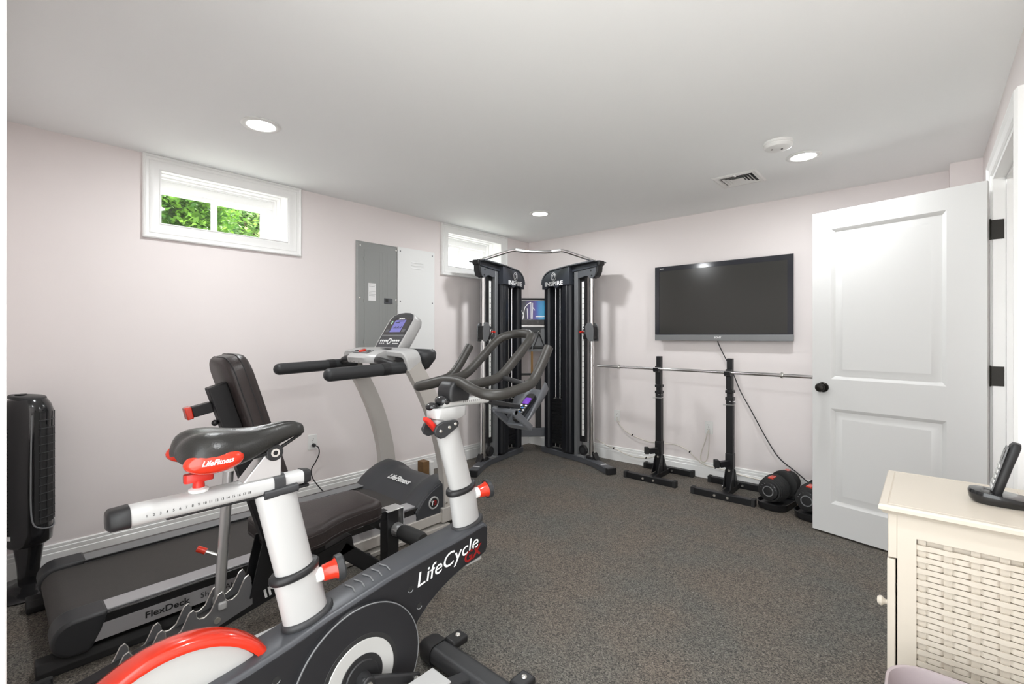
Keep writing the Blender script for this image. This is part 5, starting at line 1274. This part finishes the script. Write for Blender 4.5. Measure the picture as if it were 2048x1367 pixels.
# seat slider
sl0, sl1 = V(KX, 0.196, 0.862), V(KX, 0.515, 0.864)
sld = MB().sweep([sl0, sl1], rrect(0.052, 0.044, 0.017, 5)).build('seat_slider', M_SILW, bk, smooth=50)
MB().sweep([V(KX, 0.166, 0.861), V(KX, 0.172, 0.861), V(KX, 0.205, 0.862)], rrect(0.056, 0.048, 0.019, 5), scale=[0.72, 0.95, 1.0]).build('slider_cap', M_BLACK, sld, smooth=50)
MB().sweep([V(KX, 0.500, 0.864), V(KX, 0.528, 0.8645)], rrect(0.058, 0.050, 0.019, 5)).build('slider_ring', M_GREYD, sld, smooth=50)
MB().sweep([V(KX, 0.528, 0.864), V(KX, 0.585, 0.865)], rrect(0.042, 0.036, 0.012, 5)).build('slider_tongue', M_SILW, sld, smooth=50)
MB().sweep([V(KX, 0.580, 0.865), V(KX, 0.600, 0.865)], rrect(0.046, 0.040, 0.012, 5), scale=[1, 0.85]).build('tongue_cap', M_BLACK, sld, smooth=50)
MB().bx((KX - 0.012, 0.27, 0.834), (KX + 0.012, 0.60, 0.844)).build('slider_rail', M_BLACK, sld, bev=0.004)
MB().sweep([V(KX, 0.475, 0.842), V(KX, 0.560, 0.846)], rrect(0.068, 0.022, 0.008, 4)).build('post_head', M_GREYD, bk, smooth=40)
for k in range(18):
    y = 0.232 + k * 0.0122
    text(str(k + 1), 0.0085, (KX + 0.0264, y, 0.8600), (0, 1, 0), (0, 0, 1), M_INK, sld, ext=0.0003, align='CENTER')
# red T knob
tk = MB().lathe([(0, 0), (0.021, 0), (0.021, 0.006), (0.014, 0.010), (0, 0.010)], (KX, 0.336, 0.884), (0, 0, 1), n=24).build('knob_base', M_WHITE, bk)
MB().lathe([(0.013, 0.008), (0.012, 0.022), (0.014, 0.028), (0, 0.03)], (KX, 0.336, 0.884), (0, 0, 1), n=20).build('t_knob_stem', M_RED, tk)
MB().loft([[V(KX + b * s, 0.336 + a, 0.910 + z) for b, z in ((-0.010, -0.002), (0.010, -0.002), (0.014, 0.008), (0.010, 0.018), (-0.010, 0.018), (-0.014, 0.008))] for a, s in ((-0.030, 0.55), (-0.025, 0.95), (0, 1.15), (0.025, 0.95), (0.030, 0.55))]).build('t_knob', M_RED, tk, smooth=60, label='red T-shaped knob')
# saddle bracket
MB().px([(0.425, 0.884), (0.520, 0.884), (0.520, 0.955), (0.485, 0.955)], KX - 0.022, KX + 0.022).build('saddle_bracket', M_ALU, bk, bev=0.003)
cl = MB().cyl((KX - 0.03, 0.500, 0.950), (KX + 0.03, 0.500, 0.950), 0.022, n=20).build('saddle_clamp', M_BLACK, bk, bev=0.003)
MB().lathe([(0.006, 0), (0.011, 0), (0.011, 0.003), (0.006, 0.003)], (KX + 0.030, 0.500, 0.950), (1, 0, 0), n=18, cap=False).build('clamp_nut', M_STEEL, cl)
for sx in (-1, 1):
    MB().tube(spline([(KX + sx * 0.045, 0.34, 0.955), (KX + sx * 0.028, 0.42, 0.945), (KX + sx * 0.024, 0.50, 0.955), (KX + sx * 0.010, 0.575, 0.985)], 5), 0.0045, 8).build('saddle_rail', M_BLACKM, bk)
# saddle: sections (y, half width, top z, drop, edge drop)
secs = [(0.266, 0.050, 0.985, 0.030, 0.020), (0.272, 0.088, 1.003, 0.052, 0.022), (0.290, 0.116, 1.020, 0.078, 0.024), (0.330, 0.128, 1.026, 0.098, 0.026), (0.375, 0.118, 1.020, 0.098, 0.026), (0.42, 0.092, 1.013, 0.085, 0.024), (0.46, 0.068, 1.011, 0.072, 0.02), (0.50, 0.050, 1.014, 0.060, 0.018), (0.54, 0.040, 1.018, 0.050, 0.015), (0.575, 0.034, 1.017, 0.045, 0.013), (0.596, 0.026, 1.010, 0.036, 0.012), (0.606, 0.012, 0.998, 0.018, 0.008)]
rings = []
for y, w, zt, dp, ed in secs:
    y = 0.286 + (y - 0.266) * 0.885; w *= 0.83; zt += 0.006; dp *= 0.88
    dip = 0.010 if 0.28 < y < 0.58 else 0.003
    rings.append([V(KX + w * a, y, zt - z_) for a, z_ in ((0, dip), (0.22, dip * 0.35), (0.45, 0.0), (0.68, ed * 0.3), (0.88, ed), (0.99, dp * 0.55), (0.95, dp * 0.9), (0.80, dp), (0.3, dp * 0.72), (0, dp * 0.68), (-0.3, dp * 0.72), (-0.80, dp), (-0.95, dp * 0.9), (-0.99, dp * 0.55), (-0.88, ed), (-0.68, ed * 0.3), (-0.45, 0.0), (-0.22, dip * 0.35))])
sdl = MB().loft(rings).build('saddle', M_SADDLE, bk, smooth=80, sub=1)
for sx in (-1, 1):
    wn = MB().ell((KX + sx * 0.076, 0.348, 0.967), (0.027, 0.062, 0.028), 28, 14).build('bumper', M_ORED, sdl, label='red saddle side bumper')
text('LifeFitness', 0.016, (KX + 0.1, 0.348, 0.969), (0, 1, 0), (0, 0, 1), M_PRINT, sdl, shear=0.35, off=0.0004, sx=0.95, align='CENTER', ext=0.0,
     proj=lambda p: V(KX + 0.0768 + 0.027 * math.sqrt(max(0.0, 1 - ((p.y - 0.348) / 0.062) ** 2 - ((p.z - 0.967) / 0.028) ** 2)), p.y, p.z))
# handlebar post --------------------------------------------------
hl = post('bar_sleeve', 1.208, 0.535, 1.182, 0.685, 0.036, 0.058, M_SILW)
collar(1.210, 0.548, 0.041, 0.064, 0.022, M_GREYD, hl)
collar(1.179, 0.688, 0.038, 0.060, 0.022, M_BLACK, hl)
post('bar_post', 1.182, 0.68, 1.095, 0.965, 0.032, 0.048, M_SILW)
k0 = Vector((KX + 0.012, 1.235, 0.655))
kb2 = MB().lathe([(0, 0), (0.020, 0), (0.018, 0.022), (0, 0.024)], k0, kd, n=20).build('knob_boss', M_WHITE, hl)
kr2 = MB().lathe([(0, 0.018), (0.021, 0.018), (0.025, 0.045), (0.030, 0.055), (0, 0.056)], k0, kd, n=24).build('adjust_knob', M_ORED, bk, label='red adjusting knob')
MB().lathe([(0, 0.053), (0.035, 0.053), (0.036, 0.068), (0.030, 0.072), (0, 0.073)], k0, kd, n=24).build('knob_cap', M_GREYD, kr2)
# clamp plates and red lever
for sx in (-1, 1):
    cpl = MB().px([(1.022, 0.926), (1.030, 0.908), (1.050, 0.896), (1.072, 0.899), (1.130, 0.928), (1.135, 0.941), (1.128, 0.951), (1.110, 0.955), (1.060, 0.954), (1.034, 0.945)], KX + sx * 0.034 - 0.006, KX + sx * 0.034 + 0.006).build('clamp_plate', M_GREYD, bk, bev=0.003)
    if sx > 0:
        for y, z in ((1.048, 0.924), (1.088, 0.932), (1.116, 0.940)):
            MB().lathe([(0, 0), (0.0065, 0), (0.005, 0.003), (0, 0.0035)], (KX + 0.040, y, z), (1, 0, 0), n=12).build('bolt', M_STEEL, cpl)
MB().sweep([V(KX, 1.058, 0.922), V(KX, 1.044, 0.938), V(KX, 1.022, 0.960), V(KX, 1.010, 0.968)], rrect(0.030, 0.018, 0.008, 4), scale=[1, 1, 0.95, 0.7]).build('release_lever', M_RED, bk, smooth=60, label='red release lever')
# head and fore-aft slider
MB().loft([[V(KX + a, 1.108 + b, z) for a, b in rrect(0.075 * k, 0.145 * k2, 0.02, 4)] for k, k2, z in ((0.85, 0.7, 0.956), (1, 0.97, 0.966), (1, 1, 0.995), (0.95, 0.98, 1.0))]).build('bar_head', M_SILW, bk, smooth=45)
hs = MB().sweep([V(KX, 1.075, 1.012), V(KX, 1.300, 1.008)], rrect(0.056, 0.026, 0.010, 4)).build('bar_slider', M_SILV, bk, smooth=50)
for k in range(12):
    MB().bx((KX + 0.0278, 1.165 + k * 0.010, 1.010), (KX + 0.0286, 1.167 + k * 0.010, 1.017)).build('scale_mark', M_INK, hs)
MB().sweep([V(KX, 1.300, 1.008), V(KX, 1.318, 1.008)], rrect(0.060, 0.034, 0.012, 4), scale=[1, 0.9]).build('slider_cap', M_BLACK, hs)
MB().ell((KX, 1.088, 1.022), (0.034, 0.024, 0.020), 20, 10).build('slider_knob', M_BLACKG, hs)
MB().ell((KX - 0.01, 1.050, 1.004), (0.026, 0.024, 0.015), 20, 10).build('slider_wing', M_BLACKG, hs)
MB().loft([[V(KX + a, y + b, z) for a, b in rrect(w, d, 0.014, 4)] for w, d, y, z in ((0.075, 0.092, 1.145, 1.020), (0.082, 0.100, 1.142, 1.042), (0.080, 0.090, 1.140, 1.068), (0.066, 0.06, 1.138, 1.090))]).build('stem', M_BLACK, bk, smooth=60)
# handlebar: one bent tube, mirrored horns
def hbar(sx):
    return [(KX + sx * a, y, z) for a, y, z in ((0.0, 1.138, 1.090), (0.055, 1.135, 1.086), (0.12, 1.122, 1.070), (0.185, 1.125, 1.058), (0.222, 1.165, 1.057), (0.226, 1.24, 1.066), (0.225, 1.315, 1.082), (0.222, 1.365, 1.125), (0.220, 1.43, 1.212))]
rt = hbar(1); lf = hbar(-1)
full = spline(list(reversed(lf)) + rt[1:], 7)
hbm = MB().tube(full, 0.0185, 18).build('handlebar', M_BAR, bk, smooth=60)
lp = [(-0.085, 1.125, 1.078), (-0.092, 1.20, 1.085), (-0.095, 1.29, 1.102), (-0.094, 1.38, 1.165), (-0.090, 1.47, 1.235), (-0.058, 1.515, 1.260), (0.0, 1.53, 1.266), (0.058, 1.515, 1.260), (0.090, 1.47, 1.235), (0.094, 1.38, 1.165), (0.095, 1.29, 1.102), (0.092, 1.20, 1.085), (0.085, 1.125, 1.078)]
MB().tube(spline([(KX + a, y, z) for a, y, z in lp], 6), 0.0180, 18).build('aero_loop', M_BAR, bk, smooth=60)
for sx in (-1, 1):
    MB().tube([(KX + sx * 0.218, 1.30, 1.079), (KX + sx * 0.10, 1.295, 1.100)], 0.009, 10).build('link_bar', M_BLACK, bk)
# console tray in front of the bars: sloping back plate and a lip returning towards the rider
tz = Matrix.Translation((2.242, 1.510, 0.948)) @ Matrix.Rotation(R(40), 4, 'X')
TRY = lambda a, u, n: tz @ V(a, u, n)
tsec = [(-0.062, 0.040), (-0.058, 0.014), (-0.042, 0.003), (-0.025, 0.0), (0.025, 0.0), (0.042, 0.003), (0.058, 0.014), (0.062, 0.040)]
outer = [(a * 1.09, n - 0.006) for a, n in tsec]
tray = MB().loft([[TRY(a * k, u, n * k2) for a, n in tsec] + [TRY(a * k, u, n * k2) for a, n in reversed(outer)] for u, k, k2 in ((-0.088, 0.80, 0.25), (-0.045, 0.90, 0.5), (0.03, 1.0, 1.0), (0.085, 1.0, 1.35), (0.115, 0.9, 1.3))]).build('console_tray', M_GREYM, bk, smooth=50)
lipp = [(1.470, 0.868), (1.455, 0.880), (1.380, 0.932), (1.362, 0.950), (1.366, 0.966), (1.384, 0.968), (1.404, 0.952), (1.462, 0.905), (1.482, 0.890)]
for xx in (2.180, 2.288):
    MB().px(lipp, xx, xx + 0.015).build('tray_lip', M_GREYM, tray, bev=0.004)
MB().px([(1.470, 0.868), (1.440, 0.890), (1.447, 0.898), (1.482, 0.885)], 2.185, 2.300).build('tray_ledge', M_GREYM, tray, bev=0.002)
MB().cyl((2.18, 1.374, 0.957), (2.303, 1.374, 0.957), 0.010, n=14).build('tray_bar', M_GREYM, tray)
MB().bar((KX, 1.30, 1.0), (KX + 0.03, 1.47, 0.962), 0.035, 0.02).build('tray_arm', M_BLACK, bk, bev=0.004)
# media remote in the tray
rm = thing('remote_control', 'black media remote with a purple button lying in the bike tray', 'remote', tuple(PART_M @ TRY(0, 0, 0.001)))
rc_ = [[TRY(a, u - 0.005, n + 0.001) for a, u in rrect(0.046 * k, 0.150 * k3, 0.016, 5)] for k, k3, n in ((0.9, 0.98, 0.001), (1.0, 1.0, 0.008), (1.0, 1.0, 0.016), (0.92, 0.98, 0.021))]
MB().loft(rc_).build('body', M_BLACKG, rm, smooth=50)
M_PUR = mat('purple_pad', (0.16, 0.04, 0.42), 0.35)
MB().loft([[TRY(a * k, 0.025 + b * k, n) for a, b in rrect(0.034, 0.034, 0.006, 4)] for k, n in ((1, 0.020), (1, 0.0245), (0.8, 0.0255))]).build('purple_pad', M_PUR, rm)
M_BLU = mat('blue_button', (0.05, 0.22, 0.6), 0.4)
for i in range(6):
    for j in range(3):
        mm = (M_PRINT, M_GREYD, M_PRINT)[j] if i % 2 == 0 else (M_GREYL, M_BLU, M_GREYL)[j]
        MB().box(TRY(-0.012 + j * 0.012, -0.002 - i * 0.0122, 0.0235), (0.009, 0.007, 0.004), tz.to_3x3()).build('button', mm, rm, bev=0.001)
PART_M = None
